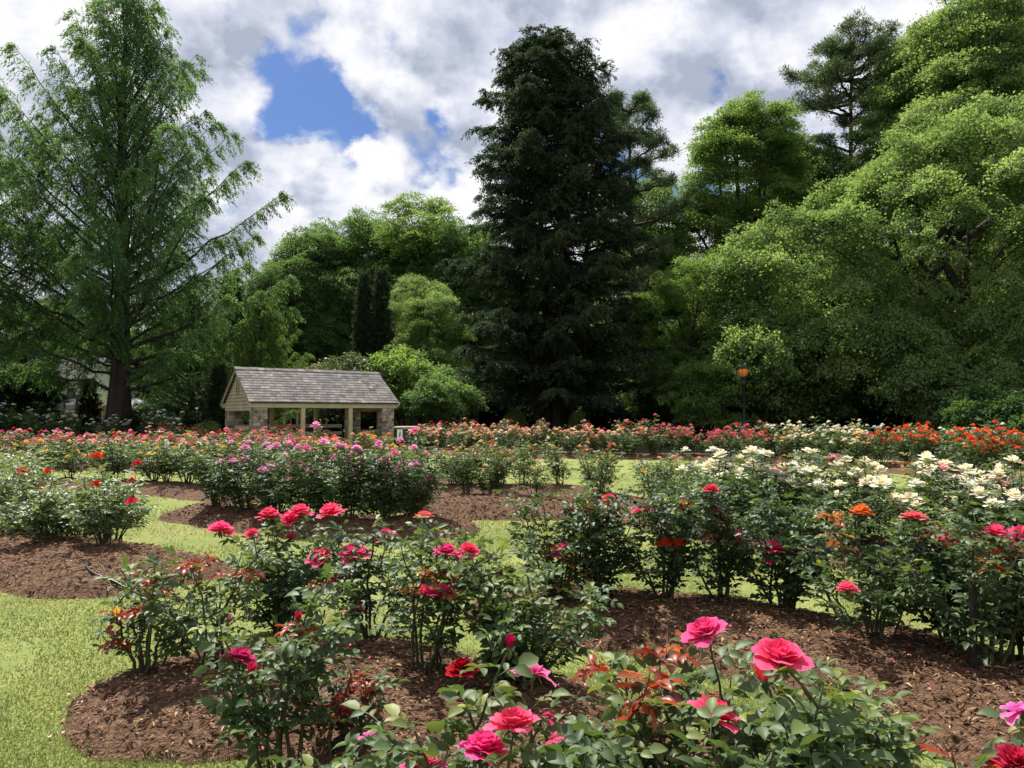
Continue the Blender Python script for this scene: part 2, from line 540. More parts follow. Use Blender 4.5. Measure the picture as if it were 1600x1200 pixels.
MAT_MULCH = noisemat('mulch', [(0.26, (.028, .014, .008)), (0.43, (.085, .044, .025)), (0.57, (.170, .096, .054)), (0.72, (.31, .195, .118))], scale=19, detail=8, bump=1.0, bscale=55, dist=.03, stretch=(1, 1.6, 1), rough_n=.72, spec=.2)
m, nt = newmat('bark_chip')
a = N_(nt, 'ShaderNodeAttribute', attribute_name='tint')
c = ramp(nt, a.outputs['Fac'], [(0, (.028, .014, .008)), (.35, (.125, .065, .035)), (.65, (.28, .16, .088)), (1, (.56, .39, .24))])
p = N_(nt, 'ShaderNodeBsdfPrincipled', ins={'Roughness': 0.85, 'Specular IOR Level': 0.2}); nt.links.new(c, p.inputs['Base Color'])
o_ = N_(nt, 'ShaderNodeOutputMaterial'); nt.links.new(p.outputs[0], o_.inputs[0])
MAT_CHIP = m

CHIPS = {'front': (22000, 1.0), 'second': (18000, 1.1), 'sage': (15000, 1.3), 'lilac': (4500, 1.5), 'apricot': (6000, 1.6), 'cream': (4000, 1.6)}
for key, (pts, w, h) in BEDS.items():
    P = np.array(pts)
    res = .045 if key in ('front', 'second') else .07 if key in ('sage', 'lilac', 'apricot', 'cream') else .2
    x0, y0 = P.min(0) - w * 1.25; x1, y1 = P.max(0) + w * 1.25
    xs = np.arange(x0, x1, res); ys = np.arange(y0, y1, res)
    X, Y = np.meshgrid(xs, ys)
    Z = bed_profile(key, X, Y)
    Z = np.maximum(Z, -.07)
    jit = rs.normal(0, 1, X.shape) * min(res * .16, .012)
    Zs = Z + jit * (Z > .01) + .02 * wob(X, Y, 3.3) * (Z > .0) * min(1, h * 5)
    nx = len(xs)
    i, j = np.meshgrid(np.arange(len(ys) - 1), np.arange(nx - 1), indexing='ij')
    Q = np.stack([i * nx + j, i * nx + j + 1, (i + 1) * nx + j + 1, (i + 1) * nx + j], -1).reshape(-1, 4)
    kk = (Z > -.02).ravel()
    Q = Q[kk[Q].any(1)]
    used = np.unique(Q)
    remap = np.full(X.size, -1); remap[used] = np.arange(len(used))
    g = Geo()
    g.add(np.stack([X, Y, Zs], -1).reshape(-1, 3)[used], remap[Q])
    structure(g.build('mulch_bed', MAT_MULCH))
    if key in CHIPS:
        n, sc = CHIPS[key]
        cx = rs.uniform(x0, x1, n * 4); cy = rs.uniform(y0, y1, n * 4)
        cz = bed_profile(key, cx, cy)
        ok = (cz > -.012) & (rs.uniform(0, 1, n * 4) < np.clip(cz * 14 + .35, 0, 1))
        cx, cy, cz = cx[ok][:n], cy[ok][:n], np.maximum(cz[ok][:n], 0)
        n = len(cx)
        a = rs.uniform(0, 2 * math.pi, n)
        D = np.stack([np.cos(a), np.sin(a), rs.normal(0, .22, n)], -1)
        Nn = np.stack([rs.normal(0, .35, n), rs.normal(0, .35, n), np.ones(n)], -1)
        g = Geo()
        L = rs.uniform(.014, .055, n) * sc
        cz = cz + .02 * wob(cx, cy, 3.3) * min(1, h * 5)
        leaves(g, LEAF4, np.stack([cx, cy, cz + rs.uniform(.002, .016, n)], -1), D, Nn, L, L * rs.uniform(.14, .38, n), np.clip(rs.beta(1.6, 2.2, n), 0, 1))
        o = g.build('bark_chips', MAT_CHIP, smooth=False)
        tag(o, f'brown bark chips scattered over the {dict(front="nearest", second="second", sage="pale leaved", lilac="lilac rose", apricot="bare topped", cream="cream rose")[key]} rose bed', 'bark chips', kind='stuff')

# short turf blades on the near lawn
m, nt = newmat('grass_blade')
a = N_(nt, 'ShaderNodeAttribute', attribute_name='tint')
c = ramp(nt, a.outputs['Fac'], [(0, (.15, .20, .046)), (.35, (.23, .28, .075)), (.62, (.315, .345, .11)), (.82, (.41, .40, .17)), (1, (.52, .45, .29))])
p = N_(nt, 'ShaderNodeBsdfPrincipled', ins={'Roughness': 0.6, 'Specular IOR Level': 0.25}); nt.links.new(c, p.inputs['Base Color'])
tr = N_(nt, 'ShaderNodeBsdfTranslucent'); nt.links.new(c, tr.inputs[0])
mx = N_(nt, 'ShaderNodeMixShader', ins={0: .5}); nt.links.new(p.outputs[0], mx.inputs[1]); nt.links.new(tr.outputs[0], mx.inputs[2])
o_ = N_(nt, 'ShaderNodeOutputMaterial'); nt.links.new(mx.outputs[0], o_.inputs[0])
n = 800000
r = 1.0 / rs.uniform(1 / 22.0, 1 / 2.6, n)
th = rs.uniform(-.72, .72, n)
x, y = r * np.sin(th), r * np.cos(th)
z = np.full(n, -1.0)
for k in BEDS:
    z = np.maximum(z, bed_profile(k, x, y))
ok = (z < .004 + .035 * rs.uniform(0, 1, n) ** 3)
# worn, bare spots
patch = 4 * (fnoise(x * .8 + 3, y * .8, 23, 4) - .42)
ok &= rs.uniform(0, 1, n) < np.clip(1.25 - np.maximum(patch - .45, 0) * 2.2, .15, 1)
x, y, r, z = x[ok], y[ok], r[ok], np.maximum(z[ok], 0)
n = len(x)
a = rs.uniform(0, 2 * math.pi, n)
tilt = rs.uniform(.35, 1.45, n)
D = np.stack([np.cos(a) * np.sin(tilt), np.sin(a) * np.sin(tilt), np.cos(tilt)], -1)
Nn = np.stack([-np.cos(a), -np.sin(a), .4 * np.ones(n)], -1)
S = unit(np.cross(Nn, D))
L = rs.uniform(.012, .036, n) * np.clip(r / 6, 1, 1.5); W = .0035 * np.clip(r / 4.0, .8, 4)
B = np.stack([x, y, z - .004], -1)
V = np.stack([B - S * W[:, None], B + S * W[:, None], B + D * L[:, None]], 1).reshape(-1, 3)
tn = np.clip(.50 + 1.3 * (fnoise(x * .7, y * .7, 11) - .5) + .5 * (fnoise(x * .22, y * .22, 31) - .5) + .5 * (fnoise(x * 4, y * 4, 17) - .5) + rs.normal(0, .09, n), 0, 1)
g = Geo(); g.add(V, None, np.arange(3 * n).reshape(-1, 3), np.repeat(tn, 3))
tag(g.build('grass', m, smooth=False), 'short sunlit turf growing between the rose beds', 'grass', kind='stuff')

# petals dropped on the bark and turf
m, nt = newmat('fallen_petal')
a = N_(nt, 'ShaderNodeAttribute', attribute_name='tint')
c = ramp(nt, a.outputs['Fac'], [(0, (.45, .02, .08)), (.5, (.72, .12, .25)), (.85, (.80, .36, .42)), (1, (.55, .36, .22))])
p = N_(nt, 'ShaderNodeBsdfPrincipled', ins={'Roughness': 0.6}); nt.links.new(c, p.inputs['Base Color'])
o_ = N_(nt, 'ShaderNodeOutputMaterial'); nt.links.new(p.outputs[0], o_.inputs[0])
n = 150
src = np.array([(-2.1, 4.4), (-1.0, 3.6), (-.9, 5.2), (-1.7, 5.7), (-.5, 4.4), (0, 4.1), (.5, 6.0), (1.3, 5.9), (2.0, 5.6), (2.4, 4.9), (2.8, 4.6), (-5.0, 8.3), (-3.4, 11.0), (-2, 10.5)])
k = rs.randint(len(src), size=n)
xy = src[k] + rs.normal(0, .42, (n, 2))
zz_ = np.array([gz(*q) for q in xy]) + .018
a = rs.uniform(0, 6.28, n)
g = Geo()
L = rs.uniform(.018, .034, n)
leaves(g, LEAF6, np.column_stack([xy, zz_]), np.stack([np.cos(a), np.sin(a), rs.normal(0, .2, n)], -1), np.stack([rs.normal(0, .3, n), rs.normal(0, .3, n), np.ones(n)], -1), L, L * .9, rs.uniform(0, 1, n))
tag(g.build('fallen_petals', m), 'pink petals dropped on the bark and turf round the near roses', 'petals', kind='stuff')
# ------------------------------------------------------------------ roses
MAT_CANE = noisemat('cane_bark', [(0.3, (.030, .034, .014)), (0.55, (.075, .075, .03)), (0.75, (.11, .085, .05))], scale=30, bump=.4, dist=.004)
MAT_KNOB = noisemat('graft_bark', [(0.3, (.012, .010, .008)), (0.7, (.05, .04, .03))], scale=40, bump=.8, dist=.01)
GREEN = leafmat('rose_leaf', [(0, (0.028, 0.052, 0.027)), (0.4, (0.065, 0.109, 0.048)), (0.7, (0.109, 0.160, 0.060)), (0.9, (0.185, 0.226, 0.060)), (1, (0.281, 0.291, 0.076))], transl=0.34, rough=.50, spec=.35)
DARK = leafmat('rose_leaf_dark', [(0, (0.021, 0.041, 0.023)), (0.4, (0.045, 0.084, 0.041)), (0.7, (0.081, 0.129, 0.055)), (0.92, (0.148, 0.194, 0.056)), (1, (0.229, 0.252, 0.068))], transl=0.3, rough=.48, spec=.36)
SAGE = leafmat('rose_leaf_sage', [(0, (0.054, 0.086, 0.045)), (0.4, (0.130, 0.178, 0.090)), (0.75, (0.216, 0.265, 0.135)), (1, (0.324, 0.356, 0.184))], transl=0.32, rough=.48, spec=.4)
SILVER = leafmat('leaf_silver', [(0, (.05, .075, .05)), (.5, (.11, .15, .10)), (1, (.22, .26, .18))], transl=.2, rough=.5, spec=.4)
RED = leafmat('leaf_new_red', [(0, (.10, .018, .016)), (.45, (.30, .055, .035)), (.8, (.40, .12, .05)), (1, (.46, .22, .07))], transl=.5, rough=.38, spec=.45, tcol=(1.3, .8, .5))
COPPER = leafmat('leaf_new_copper', [(0, (.15, .045, .022)), (.45, (.31, .12, .045)), (.8, (.40, .20, .065)), (1, (.48, .33, .08))], transl=.5, rough=.38, spec=.45, tcol=(1.3, .9, .5))
CALYX = leafmat('calyx', [(0, (.04, .075, .02)), (1, (.08, .13, .035))], transl=.2)

PETAL = {
    'hot pink': petalmat('petal_hot_pink', (.78, .035, .17), (.89, .13, .33)),
    'coral pink': petalmat('petal_coral', (.80, .05, .12), (.89, .15, .25)),
    'deep pink': petalmat('petal_deep', (.56, .018, .095), (.76, .055, .2)),
    'crimson': petalmat('petal_crimson', (.42, .004, .03), (.58, .010, .05)),
    'red': petalmat('petal_red', (.46, .004, .014), (.66, .010, .028)),
    'orange pink': petalmat('petal_orange_pink', (.85, .22, .03), (.84, .07, .085)),
    'magenta': petalmat('petal_magenta', (.66, .06, .28), (.84, .22, .46)),
    'lilac pink': petalmat('petal_lilac', (.70, .20, .42), (.86, .46, .64)),
    'soft pink': petalmat('petal_soft', (.78, .30, .32), (.86, .50, .50)),
    'rosy pink': petalmat('petal_rosy', (.74, .10, .17), (.84, .26, .33)),
    'apricot': petalmat('petal_apricot', (.85, .36, .14), (.86, .55, .36)),
    'orange': petalmat('petal_orange', (.85, .26, .03), (.86, .40, .12)),
    'yellow': petalmat('petal_yellow', (.84, .50, .05), (.86, .63, .18)),
    'cream': petalmat('petal_cream', (.82, .72, .48), (.88, .85, .74)),
    'white': petalmat('petal_white', (.78, .76, .62), (.84, .84, .80)),
    'flame': petalmat('petal_flame', (.78, .06, .02), (.84, .13, .06)),
    'cherry': petalmat('petal_cherry', (.50, .015, .05), (.72, .06, .13)),
}


def petal_surface(rng, az, theta, L, r0, width, reflex, n_u, n_v, ruffle):
    v = np.linspace(0, 1, n_v)[:, None]
    u = np.linspace(-1, 1, n_u)[None, :]
    ve = v * (1 - .22 * u ** 2 * v)
    ph = rng.uniform(0, 6.28)
    # radial profile: goes up and out, rim turned back
    r = r0 + L * np.sin(theta) * ve + reflex * ve ** 3 * .6 + ruffle * np.sin(u * 4 + ph) * ve ** 2
    z = L * np.cos(theta) * ve - reflex * ve ** 4 * .7 + ruffle * np.cos(u * 5 + ph) * ve ** 2 * .8
    w = width * (0.30 + 1.6 * v - .95 * v ** 2.4)
    cup = .35 + .5 * (1 - theta / 1.6)
    ang = u * w / np.maximum(r + .012, .012) * cup
    lat = u * w * (1 - cup)
    x = r * np.cos(ang); y = r * np.sin(ang) + lat
    ca, sa = math.cos(az), math.sin(az)
    V = np.stack([x * ca - y * sa, x * sa + y * ca, z + 0 * u], -1)
    i, j = np.meshgrid(np.arange(n_v - 1), np.arange(n_u - 1), indexing='ij')
    Q = np.stack([i * n_u + j, i * n_u + j + 1, (i + 1) * n_u + j + 1, (i + 1) * n_u + j], -1).reshape(-1, 4)
    t = np.repeat(v ** 1.2, n_u, 1) * (1 - .12 * np.abs(u))
    return V.reshape(-1, 3), Q, t.ravel()


def bloom_geo(rng, kind, near):
    """a rose of about unit radius 0.055 m, sitting on z = 0"""
    g = Geo()
    nu, nv = (7, 6) if near else (4, 3)
    if kind == 'full':
        n = 34 if near else 15
        for k in range(n):
            t = k / (n - 1.0)
            V, Q, tt = petal_surface(rng, k * 2.4 + rng.uniform(-.2, .2), .12 + 1.22 * t ** 1.1 + rng.uniform(-.08, .08), .036 + .018 * t, .004 + .010 * t, .018 + .013 * t, .004 + .014 * t ** 2, nu, nv, .0028 + .003 * t)
            V[:, 2] += .030 * (1 - t)
            g.add(V, Q, tint=tt * (.55 + .45 * t))
    elif kind == 'open':
        n = 24 if near else 12
        for k in range(n):
            t = k / (n - 1.0)
            V, Q, tt = petal_surface(rng, k * 2.4 + rng.uniform(-.15, .15), .10 + 1.15 * t ** 1.5 + rng.uniform(-.06, .06), .044 + .017 * t, .004 + .010 * t, .018 + .020 * t, .002 + .024 * t ** 2, nu, nv, .0016 + .002 * t)
            V[:, 2] += .010 * (1 - t)
            g.add(V, Q, tint=tt * (.5 + .5 * t))
    elif kind == 'flat':
        n = 20 if near else 11
        for k in range(n):
            t = k / (n - 1.0)
            V, Q, tt = petal_surface(rng, k * 2.4, .5 + .95 * t ** .8 + rng.uniform(-.08, .08), .034 + .026 * t, .004 + .006 * t, .018 + .016 * t, .004 + .008 * t, nu, nv, .0035)
            V[:, 2] += .012 * (1 - t)
            g.add(V, Q, tint=tt * (.4 + .6 * t))
    elif kind == 'bud':
        for k in range(9):
            t = k / 8.0
            V, Q, tt = petal_surface(rng, k * 2.4, .03 + .16 * t, .050 - .004 * t, .004 + .009 * t, .017, -.010 + .010 * t, nu, nv, .0008)
            g.add(V, Q, tint=tt * .6)
    elif kind == 'spent':
        for k in range(8):
            V, Q, tt = petal_surface(rng, k * .62 + rng.uniform(-.3, .3), .55 + 1.2 * rng.uniform(0, 1), .044 + .022 * rng.uniform(0, 1), .005, .021, .016 + .026 * rng.uniform(0, 1), nu, nv, .006)
            g.add(V, Q, tint=tt)
        for k in range(8):
            a = k * .8
            g.tube([(0, 0, .004), (.006 * math.cos(a), .006 * math.sin(a), .018)], .0016, 4, tint=.0)
    return g


def calyx_geo():
    g = Geo()
    g.lathe([(.002, -.030), (.004, -.022), (.0095, -.014), (.011, -.006), (.008, .004)], 8, tint=.3)
    P = np.zeros((5, 3)); a = np.arange(5) * 1.2566
    P[:, 0] = .009 * np.cos(a); P[:, 1] = .009 * np.sin(a); P[:, 2] = -.002
    D = np.stack([np.cos(a), np.sin(a), -.75 + 0 * a], -1)
    leaves(g, LEAF6, P, D, np.stack([np.cos(a) * .3, np.sin(a) * .3, 1 + 0 * a], -1), .034, .011, .6)
    return g


_bloom_cache = {}
CALYX_ME = calyx_geo().mesh('calyx', CALYX)


def bloom_mesh(kind, colour, near, var):
    key = (kind, colour, near, var)
    if key not in _bloom_cache:
        rng = np.random.RandomState(hash((kind, near, var)) % 1000 if False else (len(kind) * 31 + var * 7 + int(near)))
        _bloom_cache[key] = bloom_geo(rng, kind, near).mesh('bloom', PETAL[colour])
    return _bloom_cache[key]


def add_bloom(parent, p, size, kind, colour, near, rng, tilt=None, name=None):
    """size = diameter in metres"""
    o = link(name or ('bud' if kind == 'bud' else 'bloom'), bloom_mesh(kind, colour, near, rng.randint(5 if near else 3)), parent, p)
    s = size * .94 / (.105 if kind != 'bud' else .05)
    o.scale = (s * rng.uniform(.94, 1.06), s * rng.uniform(.94, 1.06), s * rng.uniform(.92, 1.05))
    tl = rng.uniform(.05, .45) if tilt is None else tilt
    o.rotation_euler = (tl * rng.choice([-.4, .3, 1.0]), rng.uniform(-.35, .35), rng.uniform(0, 6.28))
    if near:
        c = link('calyx', CALYX_ME, o)
    return o


def compound(rng, g, P, A, Lr, leafL, tm, tint, rach=True):
    """compound rose leaves: base P, axis A, five leaflets each"""
    n = len(P)
    if n == 0:
        return
    A = unit(A)
    up = np.array([0, 0, 1.0])
    side = unit(np.cross(np.broadcast_to(up, A.shape), A))
    nrm = unit(np.cross(A, side) + rng.normal(0, .28, (n, 3)))
    side = unit(np.cross(nrm, A)); nrm = np.cross(A, side)
    for (f, sa, sc) in ((.42, 1.05, .82), (.42, -1.05, .82), (.76, .92, .95), (.76, -.92, .95), (1.0, 0.0, 1.15)):
        keep = rng.uniform(0, 1, n) < .94
        d = A * math.cos(sa) + side * math.sin(sa) + rng.normal(0, .16, (n, 3)) - np.array([0, 0, .16])
        nn = nrm + rng.normal(0, .30, (n, 3))
        L = leafL * sc * rng.uniform(.75, 1.2, n)
        pos = P + A * (Lr * f)[:, None] - np.array([0, 0, 1]) * (Lr * f * f * .18)[:, None]
        tt = np.clip(tint + rng.normal(0, .07, n), 0, 1)
        leaves(g, tm, pos[keep], d[keep], nn[keep], L[keep], (L * rng.uniform(.56, .70, n))[keep], tt[keep])
    if rach:
        leaves(g, LEAF4, P, A - np.array([0, 0, .09]), nrm, Lr, .0045, .45)


def merged(gs):
    g = Geo()
    for q in gs:
        if q is None:
            continue
        n0 = g.n
        g.V += q.V; g.t += q.t
        g.Q += [a + n0 for a in q.Q]; g.T += [a + n0 for a in q.T]; g.n += q.n
    return g


def rose_geo(rng, H, R, ncane=6, leafL=.045, step=.05, tm=LEAF4, bare=.25, targets=(), reds=(), near=False, lean=(0, 0), side=4, tmean=.5, dense=1.0, knob=True):
    """canes + foliage (+ red new growth) of one bush, standing on z = 0.  targets: bloom points."""
    gcs, gl, grs = [Geo() for _ in range(ncane)], Geo(), []
    own = []
    sides = 6 if near else 4
    shoots, tips = [], []
    for k in range(ncane):
        gc = gcs[k]
        a = 2.4 * k + rng.uniform(-.9, .9)
        b0_ = rng.uniform(.02, .08); b = np.array([b0_ * math.cos(a), b0_ * math.sin(a), .0])
        rr = R * rng.uniform(.15, 1.1); hh = H * rng.uniform(.48, 1.06) * (1 - .22 * (rr / R) ** 2)
        e = np.array([rr * math.cos(a) + lean[0] * hh, rr * math.sin(a) + lean[1] * hh, hh])
        cb = rng.uniform(.15, .7); c = np.array([e[0] * cb, e[1] * cb, hh * rng.uniform(.45, .7)]) + rng.normal(0, .04, 3)
        path = bezier(b - [0, 0, .03], c, e, 8); path[1:-1] += rng.normal(0, .010, (6, 3))
        rad = np.linspace(.0105, .0035, 8) * rng.uniform(.8, 1.25)
        gc.tube(path, rad, sides)
        shoots.append((path, bare)); own.append(k); tips.append(e)
        for s in range(side):
            t = rng.uniform(.2, .92)
            f = t * 7; i = min(int(f), 6)
            q = path[i] * (1 - (f - i)) + path[i + 1] * (f - i)
            a2 = a + rng.uniform(-1.9, 1.9)
            l = rng.uniform(.12, .42) * H
            e2 = q + np.array([math.cos(a2) * l * .62, math.sin(a2) * l * .62, l * rng.uniform(.35, .85)])
            rad_xy = math.hypot(e2[0] - lean[0] * e2[2], e2[1] - lean[1] * e2[2])
            if rad_xy > R * 1.08:
                e2[:2] *= R * 1.08 / rad_xy
            e2[2] = min(e2[2], H * rng.uniform(.86, 1.02))
            p2 = bezier(q, (q + e2) / 2 + [math.cos(a2) * l * .16, math.sin(a2) * l * .16, -.02], e2, 5)
            gc.tube(p2, np.linspace(.0048, .0024, 5), 3 if not near else 5)
            shoots.append((p2, .12)); own.append(k); tips.append(e2)
    allp = np.concatenate([s[0] for s in shoots])
    allk = np.concatenate([[w] * len(s[0]) for s, w in zip(shoots, own)])
    tstems = []
    for tp in targets:
        tp = np.asarray(tp, float)
        sel = allp[:, 2] < tp[2] - .10
        low, lk = (allp[sel], allk[sel]) if sel.any() else (allp[:1], allk[:1])
        d = np.linalg.norm((low - tp) * np.array([1.6, 1.6, .8]), axis=1) + .15 * np.abs((tp[2] - low[:, 2]) - .28)
        q = low[np.argmin(d)]; gc = gcs[int(lk[np.argmin(d)])]
        p2 = bezier(q, (q * .45 + tp * .55) * [1, 1, 1] + [0, 0, .0], tp - [0, 0, .018], 7)
        p2[1:-1] += rng.normal(0, .004, (5, 3))
        gc.tube(p2, np.linspace(.0048, .0030, 7), sides)
        tstems.append(p2)
    # leaves along every shoot
    Ps, As, ts, yg = [], [], [], []
    for path, b0 in shoots + [(p, .1) for p in tstems]:
        seg = np.linalg.norm(np.diff(path, axis=0), axis=1); cum = np.concatenate([[0], np.cumsum(seg)])
        isT = any(path is p for p in tstems)
        end = cum[-1] * (.80 if isT else 1.0)
        d = np.arange(b0 * cum[-1] + rng.uniform(0, step), end, step / dense * (1.25 if isT else 1.0))
        if len(d) == 0:
            continue
        pos = np.stack([np.interp(d, cum, path[:, q]) for q in range(3)], -1)
        ax = unit(np.stack([np.interp(d, cum[1:], np.diff(path[:, q])) for q in range(3)], -1))
        az = np.arange(len(d)) * 2.4 + rng.uniform(0, 6.28) + rng.normal(0, .4, len(d))
        el = rng.uniform(-.35, .55, len(d))
        out = pos[:, :2] - np.array(lean) * pos[:, 2:]
        A = np.stack([np.cos(az), np.sin(az), el], -1) + .35 * ax
        A[:, :2] += .5 * out / max(R, .1)
        Ps.append(pos); As.append(A)
        frac = d / cum[-1]
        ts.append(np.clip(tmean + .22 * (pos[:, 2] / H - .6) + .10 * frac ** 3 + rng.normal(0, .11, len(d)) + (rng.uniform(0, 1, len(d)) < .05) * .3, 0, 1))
    P = np.concatenate(Ps); A = np.concatenate(As); T = np.concatenate(ts)
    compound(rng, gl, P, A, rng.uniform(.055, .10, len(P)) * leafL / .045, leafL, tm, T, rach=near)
    for rp in reds:
        rp = np.asarray(rp, float); gr = Geo(); grs.append(gr)
        d = np.linalg.norm(allp - rp, axis=1) + (allp[:, 2] > rp[2] - .04) * .6
        q = allp[np.argmin(d)]
        for s in range(1):
            e = rp + rng.normal(0, .03, 3)
            p2 = bezier(q, (q + e) / 2 + rng.normal(0, .02, 3), e, 7)
            gr.tube(p2, np.linspace(.004, .002, 7), 4, tint=.3)
            m_ = 7
            f = rng.uniform(.38, 1.0, m_) * 6
            ii = np.minimum(f.astype(int), 5); pos = p2[ii] + (p2[ii + 1] - p2[ii]) * (f - ii)[:, None]
            az = np.arange(m_) * 2.4
            A = np.stack([np.cos(az), np.sin(az), rng.uniform(-.5, .5, m_)], -1)
            compound(rng, gr, pos, A, rng.uniform(.045, .075, m_), leafL * .92, tm, np.clip(rng.normal(.5, .25, m_), 0, 1), rach=near)
    gk = None
    if knob:
        gk = Geo()
        gk.lathe([(.0, -.03), (.05, -.02), (.055, .01), (.045, .035), (.02, .05), (.0, .052)], 7, tint=.2)
    return gcs, gl, grs, tips, gk
# ------------------------------------------------------------------ near rose bushes, each grown for its place
def near_bush(seed, label, base, H, R, blooms=(), reds=(), mat=None, ncane=6, leafL=.05, step=.045, bare=.25, side=4, tm=LEAF11, lean=(0, 0), near=True, redmat=None, group='rose bushes in the nearest beds', tmean=.5, dense=1.0):
    rng = np.random.RandomState(seed)
    x, y = base
    z = gz(x, y) - .015
    b = np.array([x, y, z])
    bl = []
    for (px, py, s, kind, colour, *dy) in blooms:
        Y = y + (dy[0] if dy else rng.uniform(-.12, .12))
        bl.append((at(px, py, Y) - b, s / FPX * Y, kind, colour))
    rd = [at(px, py, y + (d[0] if d else rng.uniform(-.15, .05))) - b for (px, py, *d) in reds]
    gcs, gl, grs, tips, gk = rose_geo(rng, H, R, ncane, leafL, step, tm, bare, [q[0] for q in bl], rd, near, lean, side, tmean, dense * 1.3)
    t = thing('rose_bush', label, 'rose bush', tuple(b), 0, group)
    if near:
        for gc in gcs:
            gc.build('cane', MAT_CANE, t)
        gk.build('graft_knob', MAT_KNOB, t)
    else:
        merged(gcs + [gk]).build('canes', MAT_CANE, t)
    gl.build('foliage', mat or GREEN, t)
    for gr in grs:
        gr.build('new_growth', redmat or RED, t)
    for (p, s, kind, colour) in bl:
        add_bloom(t, p - np.array([0, 0, s * .22]), s, kind, colour, near, rng)
    return t


HP, CP, DP, OP, MG, CR = 'hot pink', 'coral pink', 'deep pink', 'orange pink', 'magenta', 'crimson'
NB = near_bush
# nearest bed, far end to near end
NB(11, 'low olive green rose bush with red young shoots at the tip of the nearest bed', (-2.13, 4.50), .74, .36, [(187, 957, 15, 'bud', 'yellow')],
   [(290, 872), (322, 862), (240, 893), (190, 950), (222, 945), (178, 1010), (252, 905)], ncane=7, lean=(.12, 0), bare=.36, tmean=.55)
NB(12, 'slender rose bush with one pale pink bud beside the red tipped bush', (-1.72, 4.45), .86, .30, [(360, 967, 14, 'bud', 'soft pink'), (470, 962, 16, 'bud', 'deep pink')], [(408, 880)], ncane=5, bare=.48, tmean=.55)
NB(13, 'open rose bush with bare lower canes and red blooms, nearest on the bark', (-1.02, 3.45), .93, .34, [(380, 1018, 40, 'open', 'deep pink'), (397, 1042, 22, 'bud', 'deep pink')],
   [(455, 950)], leafL=.056, ncane=6, bare=.50, tmean=.48, lean=(.03, 0))
NB(14, 'small rose plant with dark red shoots between the bare cane bush and the grass', (-.78, 3.62), .50, .25, [], [(540, 1068), (562, 1060), (530, 1085), (572, 1088)], ncane=4, bare=.25)
NB(15, 'dark rose bush with forked trunk and coral pink blooms beside the worn grass', (-.95, 5.28), .90, .46,
   [(520, 797, 38, 'full', HP), (555, 858, 40, 'open', HP), (505, 865, 40, 'open', HP), (605, 833, 30, 'full', HP), (663, 803, 24, 'open', CP), (553, 943, 34, 'spent', DP), (530, 905, 24, 'open', DP), (538, 893, 14, 'bud', MG)],
   [(505, 900), (535, 925), (490, 915)], mat=DARK, ncane=7, bare=.34, dense=1.25, leafL=.052)
NB(16, 'dense dark rose bush with six hot pink blooms held above it', (-1.72, 5.75), .92, .46,
   [(347, 823, 35, 'full', HP), (397, 831, 25, 'full', CP), (423, 802, 34, 'full', HP), (471, 797, 32, 'full', HP), (457, 808, 32, 'full', HP), (457, 836, 18, 'full', CP)], [(352, 895)], mat=DARK, ncane=9, bare=.12, dense=1.5, leafL=.052)
NB(17, 'thin caned rose bush with orange young leaves and a pair of full pink blooms', (-.50, 4.40), .82, .36,
   [(698, 857, 34, 'full', HP), (732, 856, 33, 'full', HP), (688, 920, 44, 'open', HP), (662, 922, 18, 'bud', CP), (782, 893, 14, 'bud', DP)],
   [(668, 885), (690, 900), (655, 925), (705, 905)], ncane=7, bare=.38, redmat=COPPER, leafL=.052)
NB(18, 'broad dense rose bush with a dark red drooping bloom facing the bark', (.02, 4.25), .74, .46, [(723, 1035, 40, 'full', CR, -.35)], [], ncane=10, bare=.06, dense=1.45, tmean=.58, leafL=.054)
NB(19, 'large rose bush with two big coral pink blooms below a red bud', (-.02, 2.32), 0.74, .34,
   [(805, 1115, 62, 'open', CP), (757, 1156, 68, 'full', HP, -.08), (662, 1182, 58, 'open', HP, .05), (834, 1035, 54, 'spent', MG), (795, 1002, 22, 'bud', CR), (845, 1103, 34, 'spent', DP, .15), (862, 1140, 24, 'spent', HP)],
   [], ncane=9, bare=.1, leafL=.060, tmean=.52, dense=1.2)
NB(20, 'low leafy rose bush with one wilted magenta flower on the bark', (-.44, 2.75), 0.56, .30, [(580, 1135, 32, 'spent', MG)], [], ncane=6, bare=.15, leafL=.056)
NB(21, 'rose bush full of long coppery red shoots between the two blooming front bushes', (.36, 2.62), 0.61, .34, [], [(1008, 1080), (1030, 1050), (1015, 1130), (925, 1032, .3)], ncane=8, bare=.1, leafL=.058, tmean=.55)
NB(22, 'leafy rose bush with two pink blooms one above the other', (.64, 2.42), 0.70, .36,
   [(1110, 1100, 62, 'open', HP), (1100, 977, 58, 'open', HP, .1), (1105, 1075, 26, 'spent', DP, .2)], [(1030, 985, .5)], ncane=8, bare=.1, leafL=.060, dense=1.15)
NB(23, 'tall stemmed rose bush with one large open coral bloom and a red bud below it', (.84, 2.28), 0.66, .28, [(1212, 1012, 68, 'open', HP), (1188, 1050, 34, 'bud', CP)], [], ncane=6, bare=.15, leafL=.062)
NB(24, 'flowerless bright green rose bush spreading over the bark', (1.18, 2.72), 0.58, .38, [], [], ncane=10, bare=.08, leafL=.058, tmean=.62, dense=1.2)
NB(25, 'rose bush cut by the frame corner with a ruffled dark pink bloom', (1.38, 2.06), 0.61, .2, [(1570, 1178, 68, 'full', DP)], [(1500, 1178)], ncane=4, bare=.2, leafL=.056)
NB(26, 'small rose bush with a faded half dropped magenta bloom', (1.62, 2.42), 0.58, .18, [(1580, 1090, 62, 'spent', MG)], [], ncane=4, bare=.25, leafL=.05)
